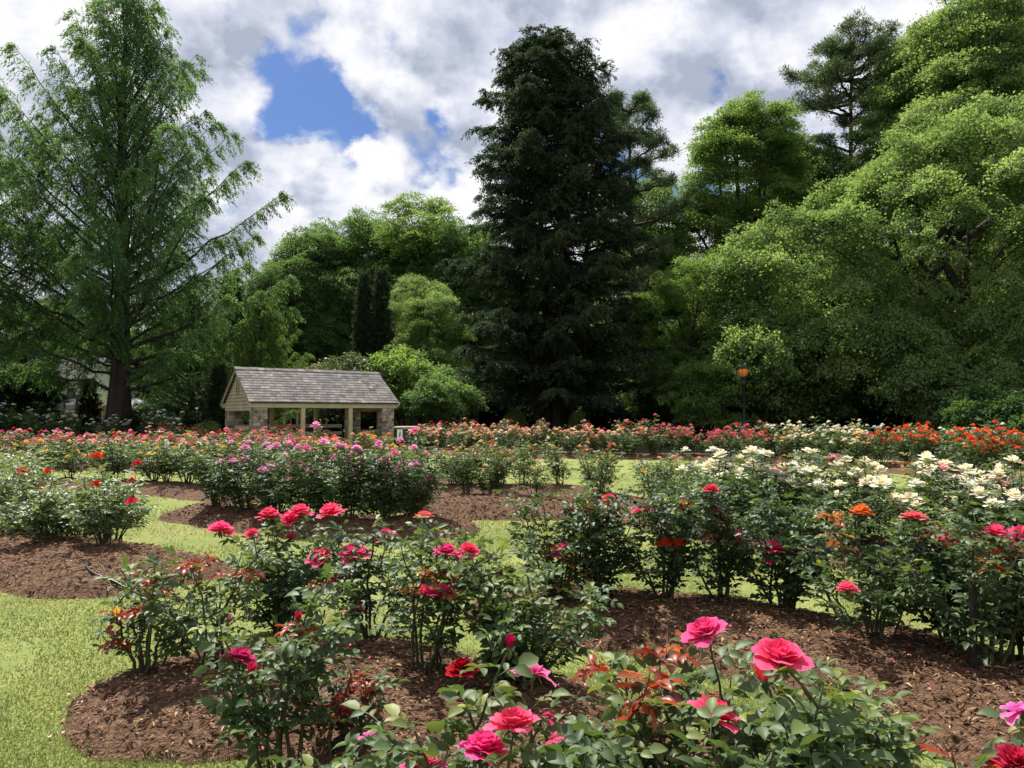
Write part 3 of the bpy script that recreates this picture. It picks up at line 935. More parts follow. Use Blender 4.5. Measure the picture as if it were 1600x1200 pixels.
# second bed
g2 = 'rose bushes in the second bed'
NB(31, 'coppery young leaved rose bush at the end of the second bed', (.36, 6.05), 0.93, 0.55, [(880, 855, 32, 'open', HP), (893, 797, 14, 'bud', CP)],
   [(850, 870), (868, 890), (890, 870), (905, 885), (845, 905), (875, 915), (912, 860), (860, 850)], redmat=COPPER, ncane=8, bare=.08, group=g2, leafL=.052)
NB(32, 'rose bush with a column of small coral blooms next to the coppery bush', (.66, 6.0), 1.0, .36,
   [(920, 793, 20, 'full', CP), (921, 808, 20, 'full', CP), (951, 777, 22, 'full', CP), (996, 798, 19, 'full', CP), (940, 823, 18, 'full', 'rosy pink')], [], mat=DARK, ncane=8, bare=.08, group=g2, dense=1.3)
NB(33, 'dark rose bush carrying a twin orange pink bloom', (1.2, 6.05), 0.93, 0.48, [(1037, 845, 29, 'full', OP, -.3), (1056, 847, 28, 'full', OP, -.3), (1012, 792, 18, 'full', CP)], [], mat=DARK, ncane=9, bare=.12, group=g2, dense=1.5)
NB(34, 'tall rose bush with three small red orange blooms spaced apart at its top', (1.66, 6.1), 1.08, 0.44, [(1067, 787, 24, 'full', OP), (1123, 797, 22, 'full', CP), (1110, 762, 24, 'full', CP)], [(1118, 815), (1110, 825)], mat=DARK, redmat=COPPER, ncane=7, bare=.14, group=g2, dense=1.2)
NB(35, 'dense round dark rose bush with one pink bloom on its crown', (2.03, 5.82), 0.93, 0.53, [(1207, 853, 30, 'full', HP, -.2), (1199, 872, 20, 'spent', HP, -.2), (1150, 838, 18, 'bud', CP)], [], mat=DARK, ncane=10, bare=.12, group=g2, dense=1.6)
NB(36, 'sparse thin rose bush with hardly any leaves below', (2.35, 5.45), 0.80, 0.40, [], [], ncane=4, bare=.3, group=g2, side=3)
NB(37, 'staked rose bush with a single coral bloom on its flank', (2.32, 4.95), 0.89, 0.42, [(1318, 914, 31, 'full', CP, -.4), (1342, 797, 32, 'full', OP)], [(1300, 800), (1290, 815)], ncane=7, bare=.22, group=g2, redmat=COPPER, dense=1.2)
NB(38, 'rose bush on a thick black graft knob with two coral blooms', (2.78, 4.92), 0.95, 0.48, [(1462, 848, 32, 'full', CP), (1488, 838, 38, 'full', CP), (1425, 802, 38, 'flat', 'rosy pink')], [(1440, 835)], mat=DARK, ncane=8, bare=.18, group=g2, dense=1.3)
NB(39, 'tall leafy rose bush beside a wooden stake with orange coral blooms', (2.72, 4.42), 1.02, 0.44, [(1550, 828, 34, 'full', CP), (1556, 862, 28, 'full', CP)], [(1530, 850), (1545, 880)], ncane=8, bare=.26, group=g2, redmat=COPPER, dense=1.2)
NB(40, 'rose bush at the frame edge crowded with coral blooms', (3.02, 4.62), 0.99, 0.48, [(1590, 830, 33, 'full', CP), (1590, 860, 33, 'full', CP), (1578, 838, 30, 'full', HP)], [(1560, 850)], mat=DARK, ncane=8, bare=.15, group=g2, dense=1.2)
NB(41, 'low rose bush at the bark edge with tiny fallen petal', (3.25, 4.25), 0.65, 0.40, [(1594, 930, 10, 'spent', 'soft pink')], [], ncane=6, bare=.12, group=g2)

# pale leaved bed with red blooms
gs = 'pale leaved rose bushes with red blooms'
S_ = dict(mat=SAGE, tm=LEAF6, near=False, leafL=.060, bare=.36, ncane=10, group=gs, step=.048, dense=1.2)
NB(51, 'pale leaved rose bush with small red bloom at the frame edge', (-6.65, 9.75), .85, .5, [(38, 735, 20, 'full', 'red', -.3)], **S_)
NB(52, 'pale leaved rose bush on bare canes with two red blooms', (-5.95, 9.3), .84, .5, [(78, 736, 15, 'full', 'red', -.3), (70, 760, 12, 'full', 'red', -.3)], **S_)
NB(53, 'pale leaved rose bush low on the front slope of the mound', (-5.05, 8.35), .62, .42, [], **S_)
NB(54, 'pale leaved rose bush with red bloom near the black hose', (-4.35, 8.25), .80, .42, [(210, 781, 19, 'full', 'red', -.3), (152, 755, 18, 'full', 'red', -.3)], **S_)
NB(55, 'pale leaved rose bush with two red blooms behind the hose bush', (-4.75, 9.2), .86, .46, [(208, 750, 17, 'full', 'red', -.3), (217, 723, 15, 'full', 'red', -.3)], **S_)
NB(56, 'tall pale leaved rose bush with one high red bloom', (-5.6, 10.0), .84, .46, [(152, 711, 18, 'full', 'red', -.3), (160, 730, 10, 'full', 'crimson')], **S_)
NB(57, 'pale leaved rose bush cut by the frame edge above the mound', (-7.3, 10.1), .85, .5, [], **S_)
NB(58, 'pale leaved flowerless rose bush in the middle of the mound', (-5.4, 8.95), .76, .45, [], **S_)

# lilac pink bed
gl_ = 'lilac pink rose bushes before the pavilion'
LB = [(347, 720), (366, 719), (384, 715), (384, 699), (425, 699), (425, 726), (412, 733), (445, 709), (451, 691), (456, 744), (479, 700), (507, 690), (514, 717), (524, 714), (529, 695), (537, 697), (494, 664), (562, 703), (567, 719), (560, 729), (556, 740), (592, 691), (602, 741), (615, 707), (625, 687), (621, 731), (625, 741), (650, 724), (670, 746), (656, 757), (649, 672)]
spots = [(-4.58, 11.95), (-3.99, 11.55), (-3.41, 11.15), (-2.83, 10.8), (-2.25, 10.55), (-1.73, 10.5), (-1.39, 10.85), (-3.86, 12.45), (-2.89, 11.75), (-2.02, 11.45), (-1.49, 11.75)]
ordn = ['first', 'second', 'third', 'fourth', 'fifth', 'sixth', 'seventh', 'eighth', 'ninth', 'tenth', 'eleventh', 'twelfth', 'thirteenth', 'fourteenth', 'fifteenth', 'sixteenth', 'seventeenth', 'eighteenth', 'nineteenth', 'twentieth', 'twenty first', 'twenty second', 'twenty third', 'twenty fourth', 'twenty fifth', 'twenty sixth', 'twenty seventh', 'twenty eighth', 'twenty ninth', 'thirtieth', 'thirty first', 'thirty second', 'thirty third', 'thirty fourth', 'thirty fifth', 'thirty sixth']
own = {}
for (bx, by) in LB:
    k = min(range(len(spots)), key=lambda q: abs(800 + spots[q][0] / spots[q][1] * FPX - bx) + (8 if q > 6 and by > 715 else 0))
    own.setdefault(k, []).append((bx, by, 15 if (bx + by) % 3 else 18, 'full', 'lilac pink' if (bx * 7 + by) % 7 else 'magenta'))
_r = np.random.RandomState(4)
for k, s in enumerate(spots):
    for _ in range(3 if k < 7 else 2):
        own.setdefault(k, []).append((800 + s[0] / s[1] * FPX + _r.uniform(-24, 24), _r.uniform(690, 735), _r.uniform(11, 16), 'full', 'lilac pink'))
    row = 'front row' if k < 7 else 'back row'
    n_ = ordn[k if k < 7 else k - 7]
    NB(60 + k, f'{n_} lilac pink rose bush from the red bloom bed, {row}', s, 1.02 if k < 7 else 1.08, .48, own.get(k, []), (), mat=DARK if k % 3 else GREEN, tm=LEAF6, near=False, leafL=.054, bare=.16, ncane=10, step=.050, dense=1.5, group=gl_)

# ------------------------------------------------------------------ bushes farther off: a few grown forms, copied along the rows
FORMS = []
for k in range(6):
    rng = np.random.RandomState(200 + k)
    gcs, gl, grs, tips, gk = rose_geo(rng, 1.0, .54, 8 + k % 3, .060, .050, LEAF4, .26 - .03 * (k % 3), (), [(.25, .1, .95), (-.2, -.15, 1.0)] if k % 2 else [(.0, -.3, .9)], False, (0, 0), 4, .55, 1.25)
    top = [t for t in tips if t[2] > .55]
    FORMS.append((merged(gcs + [gk]).mesh('canes', MAT_CANE), gl.mesh('foliage', None), merged(grs).mesh('new_growth', COPPER if k % 3 else RED), top))
_fol = {}


def fol(k, mat):
    if (k, mat.name) not in _fol:
        me = FORMS[k][1].copy(); me.name = 'foliage'
        me.materials.clear(); me.materials.append(mat)
        _fol[(k, mat.name)] = me
    return _fol[(k, mat.name)]


def walk(pts, off, step, rng, jit=.12):
    """points along a bed's centre line, shifted sideways"""
    P = np.array(pts, float)
    seg = np.linalg.norm(np.diff(P, axis=0), axis=1); cum = np.concatenate([[0], np.cumsum(seg)])
    out = []
    for d in np.arange(step * .4, cum[-1], step):
        x = np.interp(d, cum, P[:, 0]); y = np.interp(d, cum, P[:, 1])
        i = min(np.searchsorted(cum, d, 'right') - 1, len(seg) - 1)
        t = (P[i + 1] - P[i]) / seg[i]
        out.append((x - t[1] * off + rng.normal(0, jit), y + t[0] * off + rng.normal(0, jit)))
    return out


def row(seed, bed, off, step, H, mat, colours, nb, size, what, where, group, wid=1.0, kinds=('full',), redp=.35, spots=None, keep=None, label_each=None):
    rng = np.random.RandomState(seed)
    pos = spots or walk(BEDS[bed][0], off, step, rng)
    n, cnt = 0, {}
    for (x, y) in pos:
        px = 800 + FPX * x / y
        if px < -60 or px > 1660 or (keep and not keep(px)):
            continue
        w_, cs = (what, colours)
        if callable(colours):
            w_, cs = colours(px)
        q_ = cnt.get(w_, 0); cnt[w_] = q_ + 1
        t = thing('rose_bush', f'{ordn[q_]} {w_} {where}', 'rose bush', (x, y, gz(x, y) - .02), rng.uniform(0, 6.28), group)
        n += 1
        h = H * rng.uniform(.82, 1.12)
        k = rng.randint(len(FORMS))
        fc, _, fr, top = FORMS[k]
        s = np.array([h * wid * rng.uniform(.92, 1.08), h * wid * rng.uniform(.92, 1.08), h])
        c = link('canes', fc, t); c.scale = s
        c = link('foliage', fol(k, mat), t); c.scale = s
        if rng.uniform() < redp:
            c = link('new_growth', fr, t); c.scale = s
        lo, hi = nb
        m_ = rng.randint(lo, hi + 1)
        if m_ and top:
            idx = rng.permutation(len(top))
            for q in range(m_):
                tp = top[idx[q % len(top)]] * s + rng.normal(0, .05, 3) * (q >= len(top)) + np.array([0, 0, rng.uniform(.0, .05)])
                add_bloom(t, tp, size * rng.uniform(.75, 1.15), kinds[rng.randint(len(kinds))], cs[rng.randint(len(cs))], False, rng)
    return n


row(301, 'apricot', .35, .55, .86, GREEN, ['apricot'], (1, 4), .09, 'apricot rose bush from the lilac bed', 'on the bare topped mound', 'rose bushes on the bare topped mound', wid=1.0, redp=.6)
row(302, 'apricot_back', .0, .62, .95, GREEN, ['apricot', 'apricot', 'soft pink'], (2, 5), .09, 'apricot rose bush from the lilac bed', 'in the thin row behind the mound', 'rose bushes in the thin row', wid=1.0, redp=.7)
row(303, 'cream', -.35, .58, .98, DARK, ['cream', 'cream', 'white'], (10, 16), .165, 'cream rose bush', 'along the front row of the cream bed', 'cream rose bushes', wid=1.2, kinds=('flat', 'full', 'open'), keep=lambda p: p > 1100, redp=.3)
row(304, 'cream', .45, .62, 1.02, GREEN, ['cream', 'cream', 'cream', 'cream', 'soft pink'], (9, 14), .155, 'cream rose bush', 'along the back row of the cream bed', 'cream rose bushes', wid=1.0, kinds=('flat', 'full', 'open'), keep=lambda p: p > 1100, redp=.3)
row(305, 'cream', .0, .66, .92, GREEN, ['apricot'], (1, 4), .09, 'apricot rose bush', 'before the cream roses begin, beside the lawn', 'apricot rose bushes beside the cream bed', wid=.95, keep=lambda p: p <= 1100, redp=.5)
row(306, 'yellow', .0, .72, .98, GREEN, ['yellow', 'yellow', 'yellow', 'apricot', 'soft pink'], (4, 8), .12, 'yellow rose bush from the frame edge', 'in the yellow row', 'yellow rose bushes', wid=1.2, redp=.5)
row(307, 'grey', .0, .7, .98, SAGE, ['soft pink'], (0, 1), .07, 'grey green rose bush from the frame edge', 'behind the red blooms', 'grey green rose bushes', redp=.15)
row(308, 'orange', .0, .55, 1.0, GREEN, ['orange', 'orange', 'apricot', 'yellow'], (7, 12), .12, 'orange rose bush from the yellow row', 'behind the lilac roses', 'orange rose bushes', redp=.6)
row(309, 'rosy', -.5, .75, .92, GREEN, ['rosy pink', 'rosy pink', 'soft pink', 'cherry'], (12, 20), .13, 'rosy pink rose bush from the frame edge', 'in the long front row', 'rosy pink rose bushes', wid=1.2, redp=.5)
row(310, 'rosy', .5, .85, 1.0, GREEN, ['rosy pink', 'soft pink', 'magenta', 'cherry'], (10, 16), .13, 'rosy pink rose bush from the frame edge', 'in the long back row', 'rosy pink rose bushes', wid=1.2, redp=.6)
row(311, 'scarlet', .0, .7, .95, GREEN, ['cherry', 'rosy pink', 'cherry'], (12, 18), .13, 'cherry red rose bush', 'counted towards the pavilion, before its stone pillars', 'cherry red rose bushes', redp=.5)


def farcol(front):
    def f(px):
        if px < 1010:
            return ('apricot rose bush from the pavilion', ['apricot', 'soft pink', 'soft pink', 'apricot', 'cream'] if front else ['cherry', 'soft pink', 'apricot'])
        if px < 1200:
            return ('cherry pink rose bush', ['cherry', 'rosy pink', 'rosy pink', 'hot pink'])
        if px < 1370:
            return ('yellow and cream rose bush', ['yellow', 'cream', 'cream'] if front else ['white', 'cream'])
        return ('flame red rose bush', ['flame', 'flame', 'flame', 'orange pink'] if front else ['white', 'flame', 'flame'])
    return f


row(312, 'far', -.55, .82, 1.1, GREEN, farcol(True), (16, 24), .14, '', 'along the front row of the far curved bed', 'roses of the far curved bed', redp=.35)
row(313, 'far', .55, .9, 1.22, DARK, farcol(False), (12, 19), .135, '', 'along the back row of the far curved bed', 'roses of the far curved bed', redp=.3)
row(314, 'shade', .0, 1.1, 1.7, DARK, ['white'], (10, 16), .19, 'white flowered bush from the frame edge', 'in the shade under the feathery tree', 'white flowered bushes in the shade', wid=.65, kinds=('flat',), redp=0)
row(315, 'silver', .0, .75, .95, SILVER, ['soft pink'], (0, 1), .06, 'silver leaved bush from the pavilion', 'before the multi stemmed trees', 'silver leaved bushes', wid=1.1, redp=0)
# ------------------------------------------------------------------ trees
BARK = noisemat('bark', [(0.3, (.016, .013, .010)), (0.55, (.040, .033, .026)), (0.75, (.075, .064, .05))], scale=5, stretch=(1, 1, .18), bump=.9, bscale=9, dist=.06)
BARK_RED = noisemat('bark_reddish', [(0.3, (.014, .010, .008)), (0.55, (.038, .028, .021)), (0.75, (.068, .052, .04))], scale=5, stretch=(1, 1, .12), bump=1.0, bscale=8, dist=.08)
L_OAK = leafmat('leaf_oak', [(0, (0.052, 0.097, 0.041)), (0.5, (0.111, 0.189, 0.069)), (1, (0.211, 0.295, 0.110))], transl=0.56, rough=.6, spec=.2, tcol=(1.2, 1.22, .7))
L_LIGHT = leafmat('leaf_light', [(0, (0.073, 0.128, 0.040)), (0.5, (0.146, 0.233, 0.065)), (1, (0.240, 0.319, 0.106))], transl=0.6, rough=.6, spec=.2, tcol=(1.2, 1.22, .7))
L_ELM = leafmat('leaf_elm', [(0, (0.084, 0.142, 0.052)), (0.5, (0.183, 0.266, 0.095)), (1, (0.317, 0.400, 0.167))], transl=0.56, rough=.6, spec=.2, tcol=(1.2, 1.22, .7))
L_DARK = leafmat('leaf_dark', [(0, (0.025, 0.055, 0.025)), (0.5, (0.055, 0.110, 0.045)), (1, (0.125, 0.200, 0.070))], transl=0.42, rough=.65, spec=.15)
L_SHADE = leafmat('leaf_deep_shade', [(0, (.008, .018, .008)), (.5, (.018, .034, .014)), (1, (.04, .06, .022))], transl=.2, rough=.7, spec=.12)  # darker copy of the leaf colours, undergrowth shade put into them
L_GLOSS = leafmat('leaf_glossy', [(0, (0.039, 0.057, 0.024)), (0.5, (0.088, 0.119, 0.046)), (1, (0.209, 0.220, 0.110))], transl=0.3, rough=.45, spec=.35)
L_RED = leafmat('redwood_needles', [(0, (0.050, 0.101, 0.047)), (0.5, (0.101, 0.183, 0.075)), (1, (0.182, 0.275, 0.101))], transl=0.58, rough=.65, spec=.15, tcol=(1.2, 1.22, .7))
L_CON = leafmat('conifer_needles', [(0, (0.020, 0.034, 0.021)), (0.5, (0.042, 0.068, 0.039)), (0.85, (0.081, 0.107, 0.055)), (1, (0.130, 0.117, 0.074))], transl=0.34, rough=.7, spec=.12, tcol=(1.2, 1.22, .7))
L_PINE = leafmat('pine_needles', [(0, (0.042, 0.066, 0.039)), (0.5, (0.091, 0.134, 0.070)), (1, (0.176, 0.211, 0.109))], transl=0.42, rough=.6, spec=.2, tcol=(1.2, 1.22, .7))


def trunk_tube(g, H, r, rng, sway=.25, flare=1.6, base=(0, 0), top=None, sides=10, n=12, rtop=.12):
    z = np.linspace(-.15, H, n)
    f = np.maximum(z / H, 0)
    top = top if top is not None else (rng.normal(0, sway), rng.normal(0, sway))
    P = np.stack([base[0] + top[0] * f ** 1.3 + .12 * r * np.sin(f * 7), base[1] + top[1] * f ** 1.3 + .12 * r * np.cos(f * 6), z], -1)
    rad = r * (1 - (1 - rtop) * np.clip(f, 0, 1) ** .9) * (1 + (flare - 1) * np.exp(-np.maximum(z, 0) / (1.6 * r + .25)))
    g.tube(P, rad, sides)
    return P


def broadleaf(seed, H, tr, lobes, nclump, per, leafL, crad, flat=.55, trunk_top=.7, stems=1, spread=.4, nlimb=12, wl=.6, limb_r=.35, droop=.25, fill=.22, zmin=-9, sprig=None):
    rng = np.random.RandomState(seed)
    gts, gc = [Geo() for _ in range(stems)], Geo()
    trunks = []
    for s in range(stems):
        gt = gts[s]
        a = 2.4 * s + 1
        b = (0, 0) if stems == 1 else (spread * .35 * math.cos(a), spread * .35 * math.sin(a))
        tp = None if stems == 1 else (spread * 2.2 * math.cos(a), spread * 2.2 * math.sin(a))
        trunks.append(trunk_tube(gt, H * trunk_top * rng.uniform(.9, 1.05), tr, rng, sway=H * .02, base=b, top=tp))
    lob = np.array(lobes, float)
    area = (lob[:, 3] * lob[:, 4] * lob[:, 5]) ** (2 / 3.)
    C = []
    while len(C) < nclump:
        k = rng.choice(len(lob), p=area / area.sum())
        d = unit(rng.normal(0, 1, 3))
        if d[2] < -.55 and rng.uniform() < .7:
            continue
        f = rng.uniform(.80, 1.0) if rng.uniform() > fill else rng.uniform(.25, .8)
        f *= 1 + .16 * math.sin(d[0] * 5 + k) * math.cos(d[1] * 4 + d[2] * 5)
        c = lob[k, :3] + d * lob[k, 3:6] * f
        if c[2] < zmin:
            continue
        inside = ((((c - lob[:, :3]) / lob[:, 3:6]) ** 2).sum(1) < .55)
        inside[k] = False
        if inside.any() and rng.uniform() > fill:
            continue
        C.append(c)
    C = np.array(C)
    # limbs by farthest point sampling
    idx = [rng.randint(len(C))]
    dmin = np.linalg.norm(C - C[idx[0]], axis=1)
    while len(idx) < nlimb:
        i = int(np.argmax(dmin)); idx.append(i)
        dmin = np.minimum(dmin, np.linalg.norm(C - C[i], axis=1))
    nodes, nk = [], []
    for i in idx:
        e = C[i]
        kt = rng.randint(len(trunks)); T = trunks[kt]; gt = gts[kt]; nk.append(kt)
        h = np.clip(e[2] * rng.uniform(.35, .6), H * .12, H * trunk_top * .92)
        q = np.array([np.interp(h, T[:, 2], T[:, k]) for k in range(3)])
        c = q * .5 + e * .5 + [0, 0, np.linalg.norm(e - q) * .14]
        p = bezier(q, c, e, 10); p[1:-1] += rng.normal(0, .02 * H / 10, (8, 3))
        gt.tube(p, np.linspace(tr * limb_r, tr * .07, 10), 6)
        nodes.append(p[3:])
    nk = np.repeat(nk, [len(q) for q in nodes])
    nodes = np.concatenate(nodes)
    for c in C:
        jn = int(np.argmin(np.linalg.norm(nodes - c, axis=1) + .5 * np.maximum(nodes[:, 2] - c[2], 0)))
        q = nodes[jn]; gt = gts[nk[jn]]
        gt.tube(bezier(q, (q + c) / 2 + [0, 0, .25], c, 4), np.linspace(tr * .06, tr * .02, 4), 3, cap=False)
    # leaf clumps
    R_ = crad * rng.uniform(.65, 1.35, len(C))
    cnt = np.maximum((per * (R_ / crad) ** 2).astype(int), 4)
    ii = np.repeat(np.arange(len(C)), cnt)
    n = len(ii)
    u = unit(rng.normal(0, 1, (n, 3)))
    nsp = np.maximum(cnt // (16 if sprig is None else 42), 2); ss = np.repeat(np.arange(len(C)), nsp); st = np.concatenate([[0], np.cumsum(nsp)[:-1]])
    us = unit(rng.normal(0, 1, (len(ss), 3))); rs_ = rng.uniform(0, 1, len(ss)) ** (1 / 2.6)
    so_ = us * (rs_ * R_[ss])[:, None] * 1.12; so_[:, 2] *= flat
    sp = st[ii] + (rng.uniform(0, 1, n) * nsp[ii]).astype(int)
    off = so_[sp] + rng.normal(0, 1, (n, 3)) * np.array([1, 1, .6 if sprig is None else .42]) * (sprig or leafL) * rng.uniform(.4, 1.4, n)[:, None]
    u = unit(us[sp] + rng.normal(0, .5, (n, 3)))
    ctr = lob[:, :3].mean(0)
    out = unit((C - ctr) * [1, 1, .5])
    P = C[ii] + off
    P[:, 2] -= droop * (np.hypot(off[:, 0], off[:, 1]) / R_[ii]) ** 2 * R_[ii]
    D = out[ii] * .5 + u * .9 + rng.normal(0, .4, (n, 3)); D[:, 2] -= .35
    Nn = np.stack([.45 * u[:, 0], .45 * u[:, 1], .75 + .3 * u[:, 2]], -1) + rng.normal(0, .38, (n, 3))
    L = leafL * rng.uniform(.65, 1.3, n)
    ct = rng.normal(.5, .13, len(C))
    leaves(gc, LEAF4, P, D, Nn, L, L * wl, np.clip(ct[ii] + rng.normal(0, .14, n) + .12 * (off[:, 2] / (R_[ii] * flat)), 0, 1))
    return gts, gc


def conifer(seed, H, tr, env, nlimb, z0, elev, nspray, nleaf, leafL, leafW, slen, sdroop, start=.2, arch=.0, stems=((0, 0, 0, 0, 1.0),), flare=1.5, lr=.10, ltint=.5, jag=.2, ztop=.99, flat=.25):
    """env(z): crown radius; elev(f): limb rise angle (degrees) at trunk fraction f"""
    rng = np.random.RandomState(seed)
    gts, gc = [Geo() for _ in stems], Geo()
    T = []
    for gt, (bx, by, tx, ty, hs) in zip(gts, stems):
        T.append(trunk_tube(gt, H * hs, tr, rng, base=(bx, by), top=(tx, ty), flare=flare, sides=12, n=16, rtop=.04))
    zs = z0 + (H * ztop - z0) * (np.arange(nlimb) / (nlimb - 1.0)) ** .92
    Ps, Ds, ts = [], [], []
    for k, zt in enumerate(zs):
        az = k * 2.39996 + rng.uniform(-.5, .5)
        kt = rng.randint(len(T))
        if zt > T[kt][-1, 2]:
            kt = 0
        tk = T[kt]; gt = gts[kt]
        q = np.array([np.interp(zt, tk[:, 2], tk[:, j]) for j in range(3)])
        e = RAD(elev(zt / H) + rng.normal(0, 5))
        r = env(zt)
        for _ in range(5):
            r = .5 * r + .5 * max(env(min(zt + r * math.tan(e), H)), .12)
        r *= 1 + rng.uniform(-1.6 * jag, jag * .6)
        end = np.array([r * math.cos(az), r * math.sin(az), zt + r * math.tan(e)])
        end[:2] += q[:2] * .35
        c = (q + end) / 2 + np.array([0, 0, arch * r])
        m = 10
        p = bezier(q, c, end, m); p[1:-1] += rng.normal(0, .012 * r, (m - 2, 3))
        gt.tube(p, np.linspace(max(lr * (r / 5) ** .8, .012), .008, m), 5, cap=False)
        ns = max(int(nspray * r), 5)
        f = start + (1 - start) * rng.uniform(0, 1, ns) ** .85
        f[: max(2, ns // 8)] = 1.0
        ff = f * (m - 1); i = np.minimum(ff.astype(int), m - 2)
        base = p[i] + (p[i + 1] - p[i]) * (ff - i)[:, None]
        ta = math.atan2(end[1] - q[1], end[0] - q[0])
        sgn = rng.choice([-1, 1], ns)
        a2 = ta + sgn * rng.uniform(.25, 1.35, ns)
        sl = slen * rng.uniform(.5, 1.25, ns) * np.clip(1.25 - .5 * f, .5, 1.2)
        s = rng.uniform(.05, 1, (ns, nleaf))
        dirv = np.stack([np.cos(a2), np.sin(a2), rng.uniform(-.15, .35, ns)], -1)
        pos = base[:, None, :] + dirv[:, None, :] * (s * sl[:, None])[..., None]
        pos[..., 2] -= sdroop * sl[:, None] * s ** 1.8
        pos += rng.normal(0, .05 * slen, pos.shape)
        d = dirv[:, None, :] * .8 + rng.normal(0, .45, pos.shape)
        d[..., 2] -= sdroop * 1.3 * s
        Ps.append(pos.reshape(-1, 3)); Ds.append(d.reshape(-1, 3))
        ts.append((ltint + rng.normal(0, .09) + rng.normal(0, .10, (ns, 1)) + .12 * (f[:, None] - .5) + rng.normal(0, .10, (ns, nleaf))).ravel())
    P = np.concatenate(Ps); D = np.concatenate(Ds); t = np.clip(np.concatenate(ts), 0, 1)
    n = len(P)
    ok = P[:, 2] > .4
    P, D, t = P[ok], D[ok], t[ok]; n = len(P)
    L = leafL * rng.uniform(.6, 1.3, n)
    leaves(gc, LEAF4, P, D, rng.normal(0, .55, (n, 3)) + [0, 0, .9], L, leafW * rng.uniform(.7, 1.3, n), t)
    return gts, gc


def pine(seed, H, tr, tiers, ntuft, tuft_r, nneed, L=.30, W=.035, lean=(0, 0), dead=4):
    """tiers: (height, reach, count, rise) of the whorls of limbs"""
    rng = np.random.RandomState(seed)
    gt, gc = Geo(), Geo()
    T = trunk_tube(gt, H * .97, tr, rng, top=lean, flare=1.25, rtop=.15, n=16)
    C = []
    for (h, reach, cnt, rise) in tiers:
        for k in range(cnt):
            az = k * 6.283 / cnt + rng.uniform(-.5, .5) + h
            q = np.array([np.interp(h + rng.uniform(-.3, .3), T[:, 2], T[:, j]) for j in range(3)])
            r = reach * rng.uniform(.65, 1.1)
            e = q + np.array([r * math.cos(az), r * math.sin(az), r * rise + rng.normal(0, .3)])
            p = bezier(q, (q + e) / 2 + [0, 0, -r * .10 + .1], e, 9); p[1:-1] += rng.normal(0, .05, (7, 3))
            gt.tube(p, np.linspace(tr * .30, .02, 9), 5)
            for s in range(ntuft):
                f = rng.uniform(.38, 1.0) * 8; i = min(int(f), 7)
                b = p[i] + (p[i + 1] - p[i]) * (f - i)
                a2 = az + rng.uniform(-1.3, 1.3); l = rng.uniform(.15, .42) * reach * .6 + .3
                c = b + np.array([math.cos(a2) * l, math.sin(a2) * l, l * rng.uniform(.1, .75)])
                gt.tube(bezier(b, (b + c) / 2 - [0, 0, .08], c, 4), np.linspace(.035, .012, 4), 3, cap=False)
                C.append(c)
            C.append(e)
    for k in range(dead):
        h = tiers[0][0] * rng.uniform(.45, .95); az = rng.uniform(0, 6.28)
        q = np.array([np.interp(h, T[:, 2], T[:, j]) for j in range(3)])
        gt.tube(bezier(q, q + [math.cos(az) * .8, math.sin(az) * .8, .1], q + [math.cos(az) * 1.8, math.sin(az) * 1.8, -.1], 4), np.linspace(.05, .01, 4), 4)
    C = np.array(C); n = len(C) * nneed
    ii = np.repeat(np.arange(len(C)), nneed)
    u = unit(rng.normal(0, 1, (n, 3)) + [0, 0, .35])
    rr = tuft_r * rng.uniform(.7, 1.3, len(C))[ii] * rng.uniform(.05, 1, n)
    P = C[ii] + u * rr[:, None] * [1, 1, .72]
    ct = rng.normal(.5, .13, len(C))
    leaves(gc, LEAF4, P, u + rng.normal(0, .35, (n, 3)) + [0, 0, .25], rng.normal(0, 1, (n, 3)), L * rng.uniform(.7, 1.3, n), W, np.clip(ct[ii] + rng.normal(0, .13, n), 0, 1))
    return [gt], gc


PROTO = {}


def proto(name, geo, bark, leaf):
    gt, gc = geo
    z = np.concatenate(gc.V)[:, 2].max()
    PROTO[name] = ([q.mesh('trunk', bark) for q in gt], gc.mesh('crown', leaf), float(z), leaf)


def tree(pname, name, label, px, Y, topy=None, h=None, rz=0.0, leaf=None, wide=1.0, cat='tree', group=None, z=0.0, x=None):
    tm, cm, H, lf = PROTO[pname]
    if h is None:
        h = CAMH + (HOR - topy) / FPX * Y
    s = h / H
    X = (px - 800.0) / FPX * Y if x is None else x
    t = thing(name, label, cat, (X, Y, z), rz, group, (s * wide, s * wide, s))
    for q in tm:
        link('trunk', q, t)
    c = link('crown', cm, t)
    if leaf is not None and leaf is not lf:
        c.material_slots[0].link = 'OBJECT'
        c.material_slots[0].material = leaf
    return t


ip = lambda xs, ys: (lambda z: float(np.interp(z, xs, ys)))
# feathery dawn redwood
proto('redwood', conifer(3, 26.6, .60, ip([0, 3, 8, 12.8, 18.4, 22, 24.6, 26.6], [7.0, 8.8, 9.4, 8.6, 6.0, 3.5, 1.7, .2]), 170, 3.0,
                         lambda f: 17 + 50 * min(f * 1.25, 1), 9.5, 30, .23, .055, 1.1, .85, start=.14, arch=-.06, flare=1.9, lr=.085, jag=.22), BARK_RED, L_RED)
